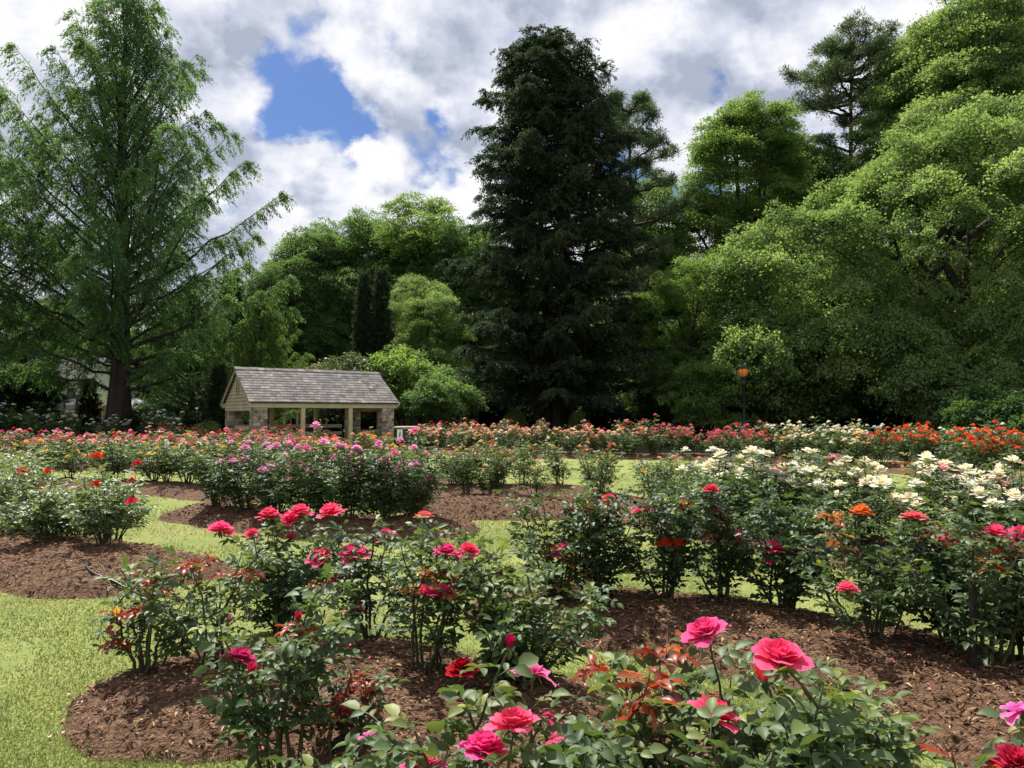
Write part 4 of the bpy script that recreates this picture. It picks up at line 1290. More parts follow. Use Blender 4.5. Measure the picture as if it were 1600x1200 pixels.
# dark many stemmed conifer
proto('conifer', conifer(5, 23.6, .30, ip([0, 2.5, 6, 10, 14, 17.5, 20.5, 22.5, 23.6], [4.0, 5.2, 5.2, 4.7, 4.1, 3.7, 3.1, 2.2, .9]), 490, 2.2,
                         lambda f: 2 + 16 * f, 10.5, 34, .16, .06, .95, .55, start=.16, arch=.05,
                         stems=((-.15, .1, -.9, .1, .97), (.40, -.1, 1.3, .3, .93), (.95, .05, 2.2, -.4, .78), (.1, -.75, .2, -1.6, .80), (-.70, -.1, -2.2, .5, .7)), flare=1.35, lr=.09, ltint=.47, jag=.36), BARK_RED, L_CON)
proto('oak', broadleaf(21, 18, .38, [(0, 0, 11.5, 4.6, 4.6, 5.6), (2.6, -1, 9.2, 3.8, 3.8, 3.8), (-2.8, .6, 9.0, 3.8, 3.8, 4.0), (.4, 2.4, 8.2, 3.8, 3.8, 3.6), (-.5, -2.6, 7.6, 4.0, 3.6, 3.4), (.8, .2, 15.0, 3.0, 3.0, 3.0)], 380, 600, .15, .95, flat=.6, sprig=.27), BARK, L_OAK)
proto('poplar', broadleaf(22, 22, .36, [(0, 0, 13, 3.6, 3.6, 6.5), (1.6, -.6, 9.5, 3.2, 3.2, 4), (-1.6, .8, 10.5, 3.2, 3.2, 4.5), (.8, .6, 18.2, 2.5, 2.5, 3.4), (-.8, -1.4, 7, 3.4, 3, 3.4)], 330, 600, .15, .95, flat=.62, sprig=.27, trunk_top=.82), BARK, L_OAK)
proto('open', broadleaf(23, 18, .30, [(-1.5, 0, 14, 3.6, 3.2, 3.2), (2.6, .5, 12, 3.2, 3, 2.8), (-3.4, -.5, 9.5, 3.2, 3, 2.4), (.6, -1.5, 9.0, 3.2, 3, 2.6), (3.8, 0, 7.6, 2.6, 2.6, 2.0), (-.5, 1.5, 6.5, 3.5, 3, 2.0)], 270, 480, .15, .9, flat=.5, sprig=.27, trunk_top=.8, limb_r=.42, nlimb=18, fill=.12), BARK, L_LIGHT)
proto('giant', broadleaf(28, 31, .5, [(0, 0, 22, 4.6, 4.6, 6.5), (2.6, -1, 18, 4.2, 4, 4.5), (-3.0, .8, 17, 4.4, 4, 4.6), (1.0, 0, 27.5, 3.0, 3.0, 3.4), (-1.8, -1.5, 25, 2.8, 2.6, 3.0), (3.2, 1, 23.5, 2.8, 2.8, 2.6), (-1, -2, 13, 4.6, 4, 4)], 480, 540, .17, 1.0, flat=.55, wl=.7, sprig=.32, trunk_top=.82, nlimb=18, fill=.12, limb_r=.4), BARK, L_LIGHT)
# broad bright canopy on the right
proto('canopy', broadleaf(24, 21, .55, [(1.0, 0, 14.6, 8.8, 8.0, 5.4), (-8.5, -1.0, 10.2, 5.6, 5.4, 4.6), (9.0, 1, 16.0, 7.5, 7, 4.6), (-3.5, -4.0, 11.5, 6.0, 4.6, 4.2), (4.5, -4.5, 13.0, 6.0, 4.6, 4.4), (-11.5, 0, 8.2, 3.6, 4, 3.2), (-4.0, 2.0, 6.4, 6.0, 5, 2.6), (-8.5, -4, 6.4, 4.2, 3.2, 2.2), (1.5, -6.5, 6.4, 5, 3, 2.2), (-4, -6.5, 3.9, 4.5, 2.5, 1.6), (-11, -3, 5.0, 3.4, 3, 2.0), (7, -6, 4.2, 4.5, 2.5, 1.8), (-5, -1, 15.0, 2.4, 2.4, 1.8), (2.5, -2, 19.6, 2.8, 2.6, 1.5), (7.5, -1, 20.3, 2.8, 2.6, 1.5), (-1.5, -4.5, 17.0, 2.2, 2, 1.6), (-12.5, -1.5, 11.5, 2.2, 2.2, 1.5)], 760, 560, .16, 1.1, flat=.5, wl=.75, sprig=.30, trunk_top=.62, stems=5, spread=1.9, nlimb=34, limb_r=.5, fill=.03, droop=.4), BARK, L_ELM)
proto('small', broadleaf(25, 5.5, .09, [(0, 0, 3.7, 2.0, 2.0, 1.5), (1.2, .2, 3.0, 1.5, 1.5, 1.2), (-1.3, -.2, 3.1, 1.5, 1.5, 1.3)], 130, 170, .15, .48, flat=.55, stems=4, spread=.55, trunk_top=.6, limb_r=.5), BARK, L_LIGHT)
proto('tiered', broadleaf(26, 5.0, .08, [(0, 0, 4.2, 1.5, 1.5, .5), (.7, -.3, 3.2, 1.7, 1.7, .45), (-.7, .1, 2.5, 1.9, 1.9, .45), (.3, -.4, 1.6, 2.0, 1.8, .4)], 120, 150, .16, .5, flat=.25, trunk_top=.85, fill=.3), BARK, L_LIGHT)
proto('shrub', broadleaf(27, 2.4, .06, [(0, 0, 1.2, 1.5, 1.5, 1.15), (.8, .1, .9, 1.0, 1.0, .8), (-.8, -.2, .9, 1.0, 1.1, .85)], 150, 150, .12, .34, flat=.7, stems=4, spread=.3, trunk_top=.5, fill=.2, zmin=.15), BARK, L_DARK)
proto('column', conifer(31, 8.0, .12, ip([0, .5, 2, 5, 7, 8], [.5, .75, .8, .62, .3, .04]), 150, .3, lambda f: 62, 34, 14, .16, .05, .32, -.1, start=.1, jag=.25, lr=.03), BARK, L_CON)
proto('umbrella_pine', pine(41, 24, .36, [(15.2, 2.6, 2, .02), (17.2, 2.2, 3, .10), (19.2, 2.7, 6, .14), (20.3, 3.1, 7, .2), (21.4, 3.0, 8, .26), (22.4, 2.4, 8, .34), (23.2, 1.4, 6, .45)], 9, .42, 130, L=.20, W=.045, lean=(.5, 0)), BARK, L_PINE)
proto('tall_pine', pine(42, 25, .36, [(10.5, 3.6, 3, .20), (13.0, 3.4, 4, .16), (15.5, 3.9, 5, .2), (17.8, 3.4, 5, .22), (19.8, 3.0, 6, .28), (21.7, 2.2, 6, .36), (23.4, 1.4, 6, .5)], 10, .5, 150, L=.22, W=.045, lean=(-.4, 0), dead=8), BARK, L_PINE)

tree('redwood', 'dawn_redwood', 'tall feathery bright green conifer with upswept limbs, left of the pavilion', 185, 42, h=26.4, rz=.4)
tree('redwood', 'dawn_redwood', 'feathery conifer partly cut by the frame edge beside the tallest feathery one', -100, 41, h=23.0, rz=2.2)
tree('redwood', 'dawn_redwood', 'young feathery conifer just behind the pavilion roof', 405, 45.5, topy=452, rz=1.1, wide=1.05, leaf=L_LIGHT)
tree('redwood', 'dawn_redwood', 'mid sized shaded feathery conifer between the tallest one and the pavilion', 300, 49, topy=425, rz=4.1, wide=1.1)
tree('conifer', 'dark_conifer', 'towering dark conifer with several trunks at the middle of the garden', 862, 45, topy=33, rz=.2)
tree('tall_pine', 'pine_tree', 'tall pine with irregular crown just behind the dark conifer', 992, 56, topy=133, rz=.6)
tree('umbrella_pine', 'pine_tree', 'pine with rounded umbrella crown above the bright broad tree', 1330, 66, topy=18, rz=.3)
tree('canopy', 'broad_tree', 'huge spreading bright green tree on several trunks at the garden edge', 1500, 43, h=20.2, rz=0)
gb = 'broadleaf trees along the skyline'
for (pn, px, Y, ty, rz, lf, wd, lab) in [
        ('oak', 425, 66, 408, .3, L_OAK, 1.0, 'round oak lowest on the skyline next to the tallest feathery conifer'),
        ('oak', 482, 70, 345, 1.2, L_OAK, 1.0, 'rounded oak on the skyline above the left half of the pavilion roof'),
        ('oak', 556, 74, 318, 2.5, L_OAK, 1.05, 'large rounded oak on the skyline above the pavilion roof'),
        ('poplar', 625, 76, 345, .7, L_OAK, 1.25, 'upright green tree on the skyline over the columnar evergreens'),
        ('poplar', 672, 72, 296, 3.6, L_LIGHT, 1.3, 'tall pale green tree on the skyline touching the dark conifer'),
        ('oak', 735, 70, 330, 4.4, L_OAK, 1.0, 'green tree on the skyline half hidden behind the dark conifer'),
        ('open', 662, 57, 415, 5.2, L_ELM, 1.0, 'greyish green tree standing lower before the skyline trees by the dark conifer'),
        ('open', 1022, 64, 262, 1.0, L_LIGHT, .9, 'sunlit open crowned tree right behind the tall pine'),
        ('open', 1074, 44.5, 385, 2.3, L_LIGHT, 1.1, 'bright yellow green tree between the dark conifer and the lamp post'),
        ('giant', 1168, 62, 130, .2, L_LIGHT, 1.05, 'tall sunlit tree standing clear between the two pines'),
        ('giant', 1255, 68, 190, 1.9, L_OAK, 1.0, 'dense green tree tucked under the umbrella pine'),
        ('giant', 1478, 62, 20, 2.8, L_ELM, 1.0, 'tall broad leaved tree rising directly beside the umbrella pine'),
        ('giant', 1545, 58, -50, 4.0, L_ELM, 1.0, 'tall tree cut by the top of the frame behind the broad tree'),
        ('giant', 1640, 61, -10, 5.0, L_ELM, 1.0, 'tall tree in the upper frame corner behind the broad tree'),
        ('oak', 1135, 58, 440, 3.3, L_OAK, 1.0, 'shaded green tree behind the lamp post')]:
    tree(pn, 'broadleaf_tree', lab, px, Y, topy=ty, rz=rz, leaf=lf, wide=wd, group=gb)
gy = 'columnar evergreens'
for (px, Y, ty, wd, lab) in [(567, 52, 416, .72, 'slim dark columnar evergreen nearer the pavilion of the close pair'), (595, 52, 410, .78, 'slim dark columnar evergreen nearer the big conifer of the close pair'),
                             (358, 54, 416, 1.1, 'slim dark columnar evergreen alone against the sky gap'), (139, 46, 588, 1.75, 'squat dark columnar evergreen next to the feathery tree trunk'),
                             (342, 40, 566, 1.5, 'dark columnar evergreen touching the pavilion gable')]:
    tree('column', 'columnar_evergreen', lab, px, Y, topy=ty, wide=wd, group=gy)
# the layer of smaller trees and shrubs
gu = 'shrubs and small trees under the big trees'
for (pn, nm, px, Y, ty, rz, lf, wd, lab) in [
        ('small', 'small_tree', 545, 43, 546, .2, L_GLOSS, 1.15, 'rounded yellow green small tree directly behind the pavilion roof'),
        ('small', 'small_tree', 632, 44, 534, 1.4, L_LIGHT, 1.0, 'bright lime green small tree at the pavilion gable end'),
        ('small', 'small_tree', 690, 40, 580, 2.2, L_OAK, 1.15, 'multi stemmed dark small tree beside the pavilion with leaning trunks'),
        ('small', 'small_tree', 668, 48, 560, 3.0, L_OAK, 1.3, 'small tree behind the pale stone wall'),
        ('tiered', 'small_tree', 1104, 39.5, 560, .5, L_LIGHT, 1.0, 'small tree with flat bright tiers of leaves beside the lamp post'),
        ('small', 'small_tree', 1196, 40, 482, 1.0, L_ELM, .85, 'pale leaved upright small tree behind the lamp post'),
        ('tiered', 'small_tree', 1240, 42, 520, 2.0, L_ELM, 1.2, 'loose tiered small tree past the lamp post under the broad tree'),
        ('oak', 'small_tree', 1330, 47, 470, .9, L_OAK, 1.3, 'dark round small tree in shade below the broad tree'),
        ('oak', 'small_tree', 1430, 50, 505, 2.9, L_DARK, 1.2, 'dark small tree in shade before the broad tree trunks'),
        ('oak', 'small_tree', 1030, 50, 540, 2.0, L_OAK, 1.2, 'shaded small tree under the bright yellow green tree'),
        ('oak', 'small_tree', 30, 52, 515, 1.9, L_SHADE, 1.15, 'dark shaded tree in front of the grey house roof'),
        ('shrub', 'shrub', 1548, 33, 590, .3, L_DARK, 1.0, 'big round dark shrub at the garden edge behind the flame roses'),
        ('shrub', 'shrub', 1625, 31, 600, 1.3, L_DARK, 1.0, 'round dark shrub cut by the frame edge'),
        ('shrub', 'shrub', 805, 43, 634, .3, L_LIGHT, .5, 'small lime green shrub at the foot of the dark conifer'),
        ('shrub', 'shrub', 905, 42, 640, 2.3, L_ELM, .45, 'small upright shrub on the sunny foot of the dark conifer'),
        ('shrub', 'shrub', 684, 39, 660, 1.3, L_LIGHT, .9, 'low clipped green shrub behind the silver bushes'),
        ('shrub', 'shrub', 712, 39, 661, 2.6, L_LIGHT, .9, 'low clipped green shrub closer to the dark conifer'),
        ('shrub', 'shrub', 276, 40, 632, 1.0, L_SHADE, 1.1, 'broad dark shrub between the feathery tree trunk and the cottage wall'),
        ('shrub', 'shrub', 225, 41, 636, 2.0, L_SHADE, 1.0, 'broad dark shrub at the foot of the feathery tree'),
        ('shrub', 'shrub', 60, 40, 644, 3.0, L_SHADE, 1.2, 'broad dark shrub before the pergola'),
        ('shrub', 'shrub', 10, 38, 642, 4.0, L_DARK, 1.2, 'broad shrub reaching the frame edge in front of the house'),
        ('shrub', 'shrub', 325, 39, 655, 5.0, L_ELM, .8, 'small light green shrub between cottage and pavilion')]:
    tree(pn, nm, lab, px, Y, topy=ty, rz=rz, leaf=lf, wide=wd, cat='shrub' if nm == 'shrub' else 'tree', group=gu)
# deep shade behind: more trees standing one behind another
rng = np.random.RandomState(77)
gk = 'trees in the back row'
for k, px in enumerate(range(-120, 1760, 95)):
    Y = rng.uniform(74, 92)
    tree(('oak', 'poplar', 'oak')[k % 3], 'broadleaf_tree', f'{ordn[k]} dark tree of the deep back row, from the house towards the lamp side', px + rng.uniform(-20, 20), Y, topy=(470 if px < 500 or px > 740 else 400) + rng.uniform(-30, 25), rz=k * 1.7, leaf=L_OAK if k % 2 else L_DARK, wide=1.25, group=gk)
gq = 'shrubs in the shade at the back'
for k, px in enumerate(range(-60, 1700, 62)):
    if (330 < px < 640 and k % 2) or 95 < px < 215:
        continue
    Y = rng.uniform(52, 60)
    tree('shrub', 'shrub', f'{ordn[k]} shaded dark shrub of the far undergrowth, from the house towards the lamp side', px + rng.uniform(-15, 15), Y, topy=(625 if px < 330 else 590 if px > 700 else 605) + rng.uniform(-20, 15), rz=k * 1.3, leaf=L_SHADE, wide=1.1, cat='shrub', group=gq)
# ------------------------------------------------------------------ pavilion and other built things
SHINGLE = noisemat('roof_shingle', [(0.2, (.060, .053, .052)), (0.45, (.130, .116, .114)), (0.75, (.225, .205, .20)), (1.0, (.42, .40, .385))], scale=3.0, bump=.5, bscale=40, dist=.01, tint=True)
CREAM_PAINT = noisemat('cream_paint', [(0.25, (.20, .175, .11)), (0.4, (.38, .33, .205)), (0.7, (.52, .46, .30))], scale=2.2, detail=9, bump=.2, bscale=30, rough=.65, stretch=(1, 1, .5), rough_n=.7)
STONE = noisemat('field_stone', [(0.2, (.11, .09, .065)), (0.5, (.28, .235, .175)), (0.8, (.46, .40, .31))], scale=3.5, bump=.6, bscale=24, dist=.02, tint=True)
MORTAR = noisemat('mortar', [(0.3, (.16, .145, .12)), (0.7, (.26, .24, .20))], scale=9, bump=.4)
DARKW = plainmat('dark_opening', (.012, .011, .010), .8)
CONC = noisemat('concrete', [(0.3, (.24, .22, .19)), (0.7, (.40, .37, .32))], scale=4, bump=.3)
rng = np.random.RandomState(5)


def stone_pier(w, d, h, course=(.08, .17), block=(.12, .32)):
    g, gm = Geo(), Geo()
    gm.box((0, 0, h / 2), (w - .05, d - .05, h - .004))
    z = 0.0
    while z < h - .02:
        ch = min(rng.uniform(*course), h - z)
        if h - z - ch < .07:
            ch = h - z
        for (L, ox, oy, ax) in ((w, 0, -d / 2, 0), (w, 0, d / 2, 0), (d, -w / 2, 0, 1), (d, w / 2, 0, 1)):
            p = -L / 2 + (0 if ax == 0 else .052)
            end = L / 2 - (0 if ax == 0 else .052)
            while p < end - .02:
                bw = min(rng.uniform(*block), end - p)
                if end - p - bw < .08:
                    bw = end - p
                pr = rng.uniform(0, .016)
                if ax == 0:
                    g.box((p + bw / 2, oy - (pr - .048) / 2 * (1 if oy > 0 else -1) * -1 if False else oy + (pr / 2 - .024) * (1 if oy > 0 else -1), z + ch / 2), (bw - .014, .048 + pr, ch - .014), tint=rng.uniform(.25, .75))
                else:
                    g.box((ox + (pr / 2 - .024) * (1 if ox > 0 else -1), p + bw / 2, z + ch / 2), (.048 + pr, bw - .014, ch - .014), tint=rng.uniform(.25, .75))
                p += bw
        z += ch
    return g, gm


PL, PW, RIDGE, EAVE = 6.5, 2.2, 3.72, 2.22
pav = thing('pavilion', 'small open sided stone and timber pavilion with weathered grey shingle roof', 'pavilion', (-12.1, 34.0, 0), RAD(35))
# roof: lapped shingle courses on both slopes
groof = Geo()
sl_ = math.hypot(PW + .12, RIDGE - EAVE + .02)
x0, x1 = -.22, PL + .22
for sgn in (-1, 1):
    ev = np.array([0, sgn * (PW + .12), EAVE - .02]); rd = np.array([0, 0, RIDGE])
    up = (rd - ev) / np.linalg.norm(rd - ev)
    nr = np.cross(up, [1.0, 0, 0]) * (1 if sgn > 0 else -1)
    nr = nr if nr[2] > 0 else -nr
    # deck below the shingles
    A = [np.array([x0 + .02, 0, 0]) + ev, np.array([x1 - .02, 0, 0]) + ev, np.array([x1 - .02, 0, 0]) + rd, np.array([x0 + .02, 0, 0]) + rd]
    V = np.array([a - nr * .015 for a in A] + [a - nr * .07 for a in A])
    groof.add(V, [[0, 1, 2, 3], [4, 7, 6, 5], [0, 4, 5, 1], [1, 5, 6, 2], [2, 6, 7, 3], [3, 7, 4, 0]], tint=.25)
    nc = 13
    for c in range(nc):
        s0 = c * sl_ / nc; s1 = min(s0 + sl_ / nc * 1.25, sl_)
        x = x0 + rng.uniform(-.15, 0)
        while x < x1:
            w = rng.uniform(.16, .36)
            xa, xb = max(x, x0), min(x + w - .008, x1)
            if xb - xa > .02:
                d0 = rng.uniform(-.012, .012); th = rng.uniform(.018, .028)
                p = [np.array([q, 0, 0]) + ev + up * (s + d0 * (s == s0)) for q, s in ((xa, s0), (xb, s0), (xb, s1), (xa, s1))]
                off = [.022, .022, .002, .002]
                top_ = [a + nr * o for a, o in zip(p, off)]
                bot = [a + nr * (o - th * (.9 if k < 2 else .2)) for k, (a, o) in enumerate(zip(p, off))]
                groof.add(np.array(top_ + bot), [[0, 1, 2, 3], [0, 4, 5, 1], [1, 5, 6, 2], [3, 7, 4, 0]], tint=np.clip(rng.normal(.48, .10) + (.22 if rng.uniform() < .04 else 0), .1, .95))
            x += w
roof = groof.build('roof', SHINGLE, pav, smooth=False)
g = Geo()
x = x0
while x < x1:
    w = min(rng.uniform(.28, .42), x1 - x)
    for sgn in (-1, 1):
        dy, dz = sgn * .15, -.15 * (RIDGE - EAVE) / PW
        h = .045 + rng.uniform(0, .012)
        V = [[x, 0, RIDGE + h + .012], [x + w - .01, 0, RIDGE + h + .012], [x + w - .01, dy, RIDGE + dz + h], [x, dy, RIDGE + dz + h]]
        V += [[a, b, c - .02] for a, b, c in V]
        g.add(np.array(V), [[0, 1, 2, 3], [4, 5, 6, 7], [2, 6, 7, 3], [0, 4, 7, 3], [1, 5, 6, 2]], tint=rng.uniform(.5, .8))
    x += w
g.build('ridge_cap', SHINGLE, roof, smooth=False)
slope = (RIDGE - EAVE) / PW
for xg, face in ((0.0, -1), (PL, 1)):
    g = Geo()
    z = EAVE - .26
    while z < RIDGE - .16:
        z1 = min(z + .168, RIDGE - .10)
        ha = min(PW - .03, (RIDGE - .10 - z) / slope); hb = min(PW - .03, max((RIDGE - .10 - z1) / slope, .02))
        xo, xi = xg + face * .06, xg + face * .006
        V = [[xo, -ha, z], [xo, ha, z], [xi, hb, z1], [xi, -hb, z1], [xg - face * .03, -ha, z], [xg - face * .03, ha, z], [xg - face * .03, hb, z1], [xg - face * .03, -hb, z1]]
        g.add(np.array(V), [[0, 1, 2, 3], [4, 7, 6, 5], [0, 4, 5, 1], [1, 5, 6, 2], [2, 6, 7, 3], [3, 7, 4, 0]])
        z += .15
    gab = g.build('gable', CREAM_PAINT, pav, smooth=False)
    g = Geo()
    g.box((xg + face * .075, -.13, 2.93), (.05, .07, .62)); g.box((xg + face * .075, .13, 2.93), (.05, .07, .62)); g.box((xg + face * .075, 0, 3.27), (.05, .33, .06)); g.box((xg + face * .075, 0, 2.60), (.05, .33, .05))
    v = g.build('vent_frame', CREAM_PAINT, gab, smooth=False)
    g = Geo(); g.box((xg + face * .063, 0, 2.93), (.02, .18, .60)); g.build('vent', DARKW, gab, smooth=False)
    g = Geo()
    for sgn in (-1, 1):
        a = np.array([xg + face * .17, sgn * (PW + .13), EAVE - .03]); b_ = np.array([xg + face * .17, 0, RIDGE - .005])
        V = []
        for p_ in (a, b_):
            for dx in (-.025, .025):
                for dz in (-.16, -.045):
                    V.append(p_ + [dx, 0, dz])
        g.add(np.array(V), [[0, 1, 3, 2], [4, 6, 7, 5], [0, 4, 5, 1], [2, 3, 7, 6], [0, 2, 6, 4], [1, 5, 7, 3]])
    g.build('rake_board', CREAM_PAINT, pav, smooth=False)
for sgn in (-1, 1):
    g = Geo(); g.box((PL / 2, sgn * (PW - .06), EAVE - .15), (PL + .3, .16, .22)); g.build('eave_beam', CREAM_PAINT, pav, smooth=False)
for xg in (.02, PL - .02):
    g = Geo(); g.box((xg, 0, EAVE - .33), (.14, 2 * PW - .35, .12)); g.build('tie_beam', CREAM_PAINT, pav, smooth=False)
for (xp, yp) in ((.30, -PW + .30), (.30, PW - .30), (PL - .30, -PW + .30), (PL - .30, PW - .30)):
    g, gm = stone_pier(.60, .60, EAVE - .262)
    o = g.build('stone_pillar', STONE, pav, (xp, yp, 0), smooth=False)
    gm.build('mortar', MORTAR, o, smooth=False)
g, gm = stone_pier(.42, 2 * PW - 1.26, .95)
o = g.build('low_wall', STONE, pav, (PL - .30, 0, 0), smooth=False); gm.build('mortar', MORTAR, o, smooth=False)
for (xp, sgn) in ((2.15, -1), (4.35, -1), (2.15, 1), (4.35, 1)):
    g = Geo(); g.box((0, 0, (EAVE - .262) / 2), (.17, .17, EAVE - .262)); g.build('post', CREAM_PAINT, pav, (xp, sgn * (PW - .08), 0), smooth=False)
for z, n_ in ((1.10, .16), (.74, .15)):
    g = Geo(); g.box((PL / 2 - .15, PW - .22, z), (PL - 1.4, .06, n_)); g.build('rail', CREAM_PAINT, pav, smooth=False)
g = Geo(); g.box((.30, 0, 1.08), (.06, 2 * PW - 1.22, .15)); g.build('rail', CREAM_PAINT, pav, smooth=False)
g = Geo(); g.box((PL / 2, 0, .05), (PL + .1, 2 * PW + .1, .10)); g.build('floor_slab', CONC, pav, smooth=False)

# lamp post
BLACKM = plainmat('black_iron', (.012, .012, .013), .45)
AMBER = plainmat('amber_glass', (.50, .17, .03), .25, emit=(1.0, .30, .05), es=.09)
lp = at(1162, 640, 35.5)
lamp = thing('street_lamp', 'black garden lamp post with glowing amber lantern behind the far roses', 'lamp post', (lp[0], lp[1], 0))
g = Geo(); g.lathe([(.0, 0), (.19, 0), (.19, .10), (.15, .16), (.13, .45), (.105, .55), (.10, .62), (.085, .66), (.080, 3.05), (.11, 3.08), (.11, 3.14), (.07, 3.18), (.07, 3.30), (.13, 3.38), (.13, 3.42), (0, 3.42)], 14)
g.build('post', BLACKM, lamp)
g = Geo(); g.lathe([(.02, 3.421), (.13, 3.44), (.20, 3.56), (.225, 3.70), (.215, 3.78), (0, 3.80)], 18)
gl0 = g.build('lantern', AMBER, lamp)
g = Geo()
for k in range(6):
    a = k * math.pi / 3
    g.tube([(r_ * math.cos(a), r_ * math.sin(a), z_) for r_, z_ in ((.135, 3.43), (.207, 3.56), (.233, 3.70), (.224, 3.79))], .011, 4)
g.build('lantern_rib', BLACKM, gl0)
g = Geo(); g.lathe([(0, 3.785), (.26, 3.79), (.27, 3.82), (.20, 3.90), (.09, 3.98), (.05, 4.02), (.05, 4.06), (.07, 4.10), (.03, 4.17), (0, 4.19)], 18)
g.build('cap', BLACKM, lamp)

# white sign with a blue and green emblem
p0 = at(625, 680, 33.5)
WHITE = plainmat('white_board', (.74, .76, .76), .5)
BLUE = plainmat('sign_blue', (.03, .16, .30), .5); GRN = plainmat('sign_green', (.05, .28, .16), .5)
sg = thing('sign', 'small upright white sign with a blue green emblem beside the pavilion', 'sign', (p0[0], p0[1], 0), RAD(12))
g = Geo(); g.box((0, .03, .35), (.05, .04, .70)); g.build('post', BLACKM, sg, smooth=False)
g = Geo(); g.box((0, 0, .78), (.24, .024, .46)); g.build('panel', WHITE, sg, smooth=False)
g = Geo(); g.box((.0, -.0155, .77), (.05, .006, .16), rz=0); g.box((.018, -.016, .88), (.055, .006, .06)); g.box((-.02, -.0165, .70), (.035, .006, .10)); g.build('emblem', BLUE, sg, smooth=False)

# round stone topped table
p0 = at(636, 668, 37.0)
tb = thing('stone_table', 'round thick stone topped table standing beside the pavilion', 'table', (p0[0], p0[1], 0))
g = Geo(); g.lathe([(0, .92), (.55, .93), (.62, .96), (.64, 1.02), (.62, 1.08), (.50, 1.11), (0, 1.115)], 24); g.build('top', noisemat('table_stone', [(0.3, (.28, .23, .15)), (0.7, (.45, .39, .27))], scale=8, bump=.5), tb)
g = Geo(); g.lathe([(0, 0), (.42, 0), (.40, .08), (.26, .16), (.24, .78), (.34, .90), (0, .925)], 16); g.build('pedestal', STONE, tb)

# pale stone wall behind the small trees
wl = thing('stone_wall', 'pale grey stone wall half hidden behind the multi stemmed trees', 'wall', (-5.0, 50.0, 0))
g, gm = stone_pier(5.6, .5, 2.1, (.16, .28), (.3, .7)); o = g.build('stone', STONE, wl, smooth=False); gm.build('mortar', MORTAR, o, smooth=False)
for dx in (-1.4, .4):
    g, gm = stone_pier(.62, .62, 2.6); o = g.build('pier', CONC, wl, (dx, -.6, 0), smooth=False)

# low wooden cottage behind the pavilion
WOOD = noisemat('brown_boards', [(0.25, (.075, .045, .03)), (0.55, (.17, .105, .07)), (0.8, (.26, .18, .125))], scale=2, stretch=(.6, .6, 6), bump=.3)
cot = thing('cottage', 'low brown boarded cottage in the shade behind the pavilion', 'cottage', (-20.6, 50.5, 0))
g = Geo()
for k in range(13):
    g.box((3.4, 0, .12 + k * .2), (6.8, .10, .186), tint=.5)
g.box((3.4, 2.0, 1.3), (6.7, 3.8, 2.58))
g.build('wall', WOOD, cot, smooth=False)
g = Geo()
g.add(np.array([[-.4, -.5, 2.55], [7.2, -.5, 2.55], [7.2, 2, 4.0], [-.4, 2, 4.0], [-.4, 4.5, 2.55], [7.2, 4.5, 2.55], [-.4, -.5, 2.68], [7.2, -.5, 2.68], [7.2, 2, 4.14], [-.4, 2, 4.14], [-.4, 4.5, 2.68], [7.2, 4.5, 2.68]]),
      [[0, 3, 2, 1], [3, 4, 5, 2], [6, 7, 8, 9], [9, 8, 11, 10], [0, 1, 7, 6], [4, 10, 11, 5], [0, 6, 9, 3], [3, 9, 10, 4], [1, 2, 8, 7], [2, 5, 11, 8]], tint=.35)
g.build('roof', SHINGLE, cot, smooth=False)
for xx, n_ in ((2.55, 'door'), (6.1, 'window')):
    hh = 2.0 if n_ == 'door' else .9
    zc = hh / 2 + (.02 if n_ == 'door' else 1.0)
    g = Geo(); g.box((xx - .42, -.09, zc), (.09, .08, hh)); g.box((xx + .42, -.09, zc), (.09, .08, hh)); g.box((xx, -.09, zc + hh / 2 + .045), (.93, .08, .09)); g.box((xx, -.085, zc), (.05, .06, hh))
    o = g.build(n_, WHITE, cot, smooth=False)
    g = Geo(); g.box((xx, -.062, zc), (.75, .03, hh)); g.build('pane', DARKW, o, smooth=False)

# raised terrace with house, pergola and a passer-by far behind the feathery tree
tw = thing('retaining_wall', 'low grey stone retaining wall far behind the feathery tree', 'wall', (-39.0, 62.0, 0))
g, gm = stone_pier(24, .5, 1.45, (.2, .3), (.5, 1.1)); o = g.build('stone', STONE, tw, smooth=False); gm.build('mortar', MORTAR, o, smooth=False)
g = Geo(); g.box((-39.0, 75.1, .70), (24, 25.6, 1.40)); structure(g.build('terrace', MAT_LAWN, smooth=False))
hs = thing('house', 'pale house with grey pitched roof glimpsed between the feathery trees', 'house', (-44.6, 68.0, 1.40))
BRICK = noisemat('grey_brick', [(0.3, (.16, .14, .115)), (0.7, (.28, .25, .21))], scale=6, stretch=(1, 1, 4), bump=.4)
DARKROOF = noisemat('dark_roof', [(0.3, (.05, .045, .042)), (0.7, (.11, .10, .095))], scale=5)
PALE = plainmat('pale_render', (.62, .66, .74), .7)
g = Geo(); g.box((3.4, 2.5, .6), (7.0, 5.0, 1.2)); g.build('brick_base', BRICK, hs, smooth=False)
g = Geo(); g.box((3.4, 2.5, 2.2), (6.9, 4.9, 2.0)); g.add(np.array([[-.05, .1, 3.2], [-.05, 4.9, 3.2], [-.05, 2.5, 5.2], [6.85, .1, 3.2], [6.85, 4.9, 3.2], [6.85, 2.5, 5.2]]), None, [[0, 2, 1], [3, 4, 5]]); g.build('wall', PALE, hs, smooth=False)
g = Geo()
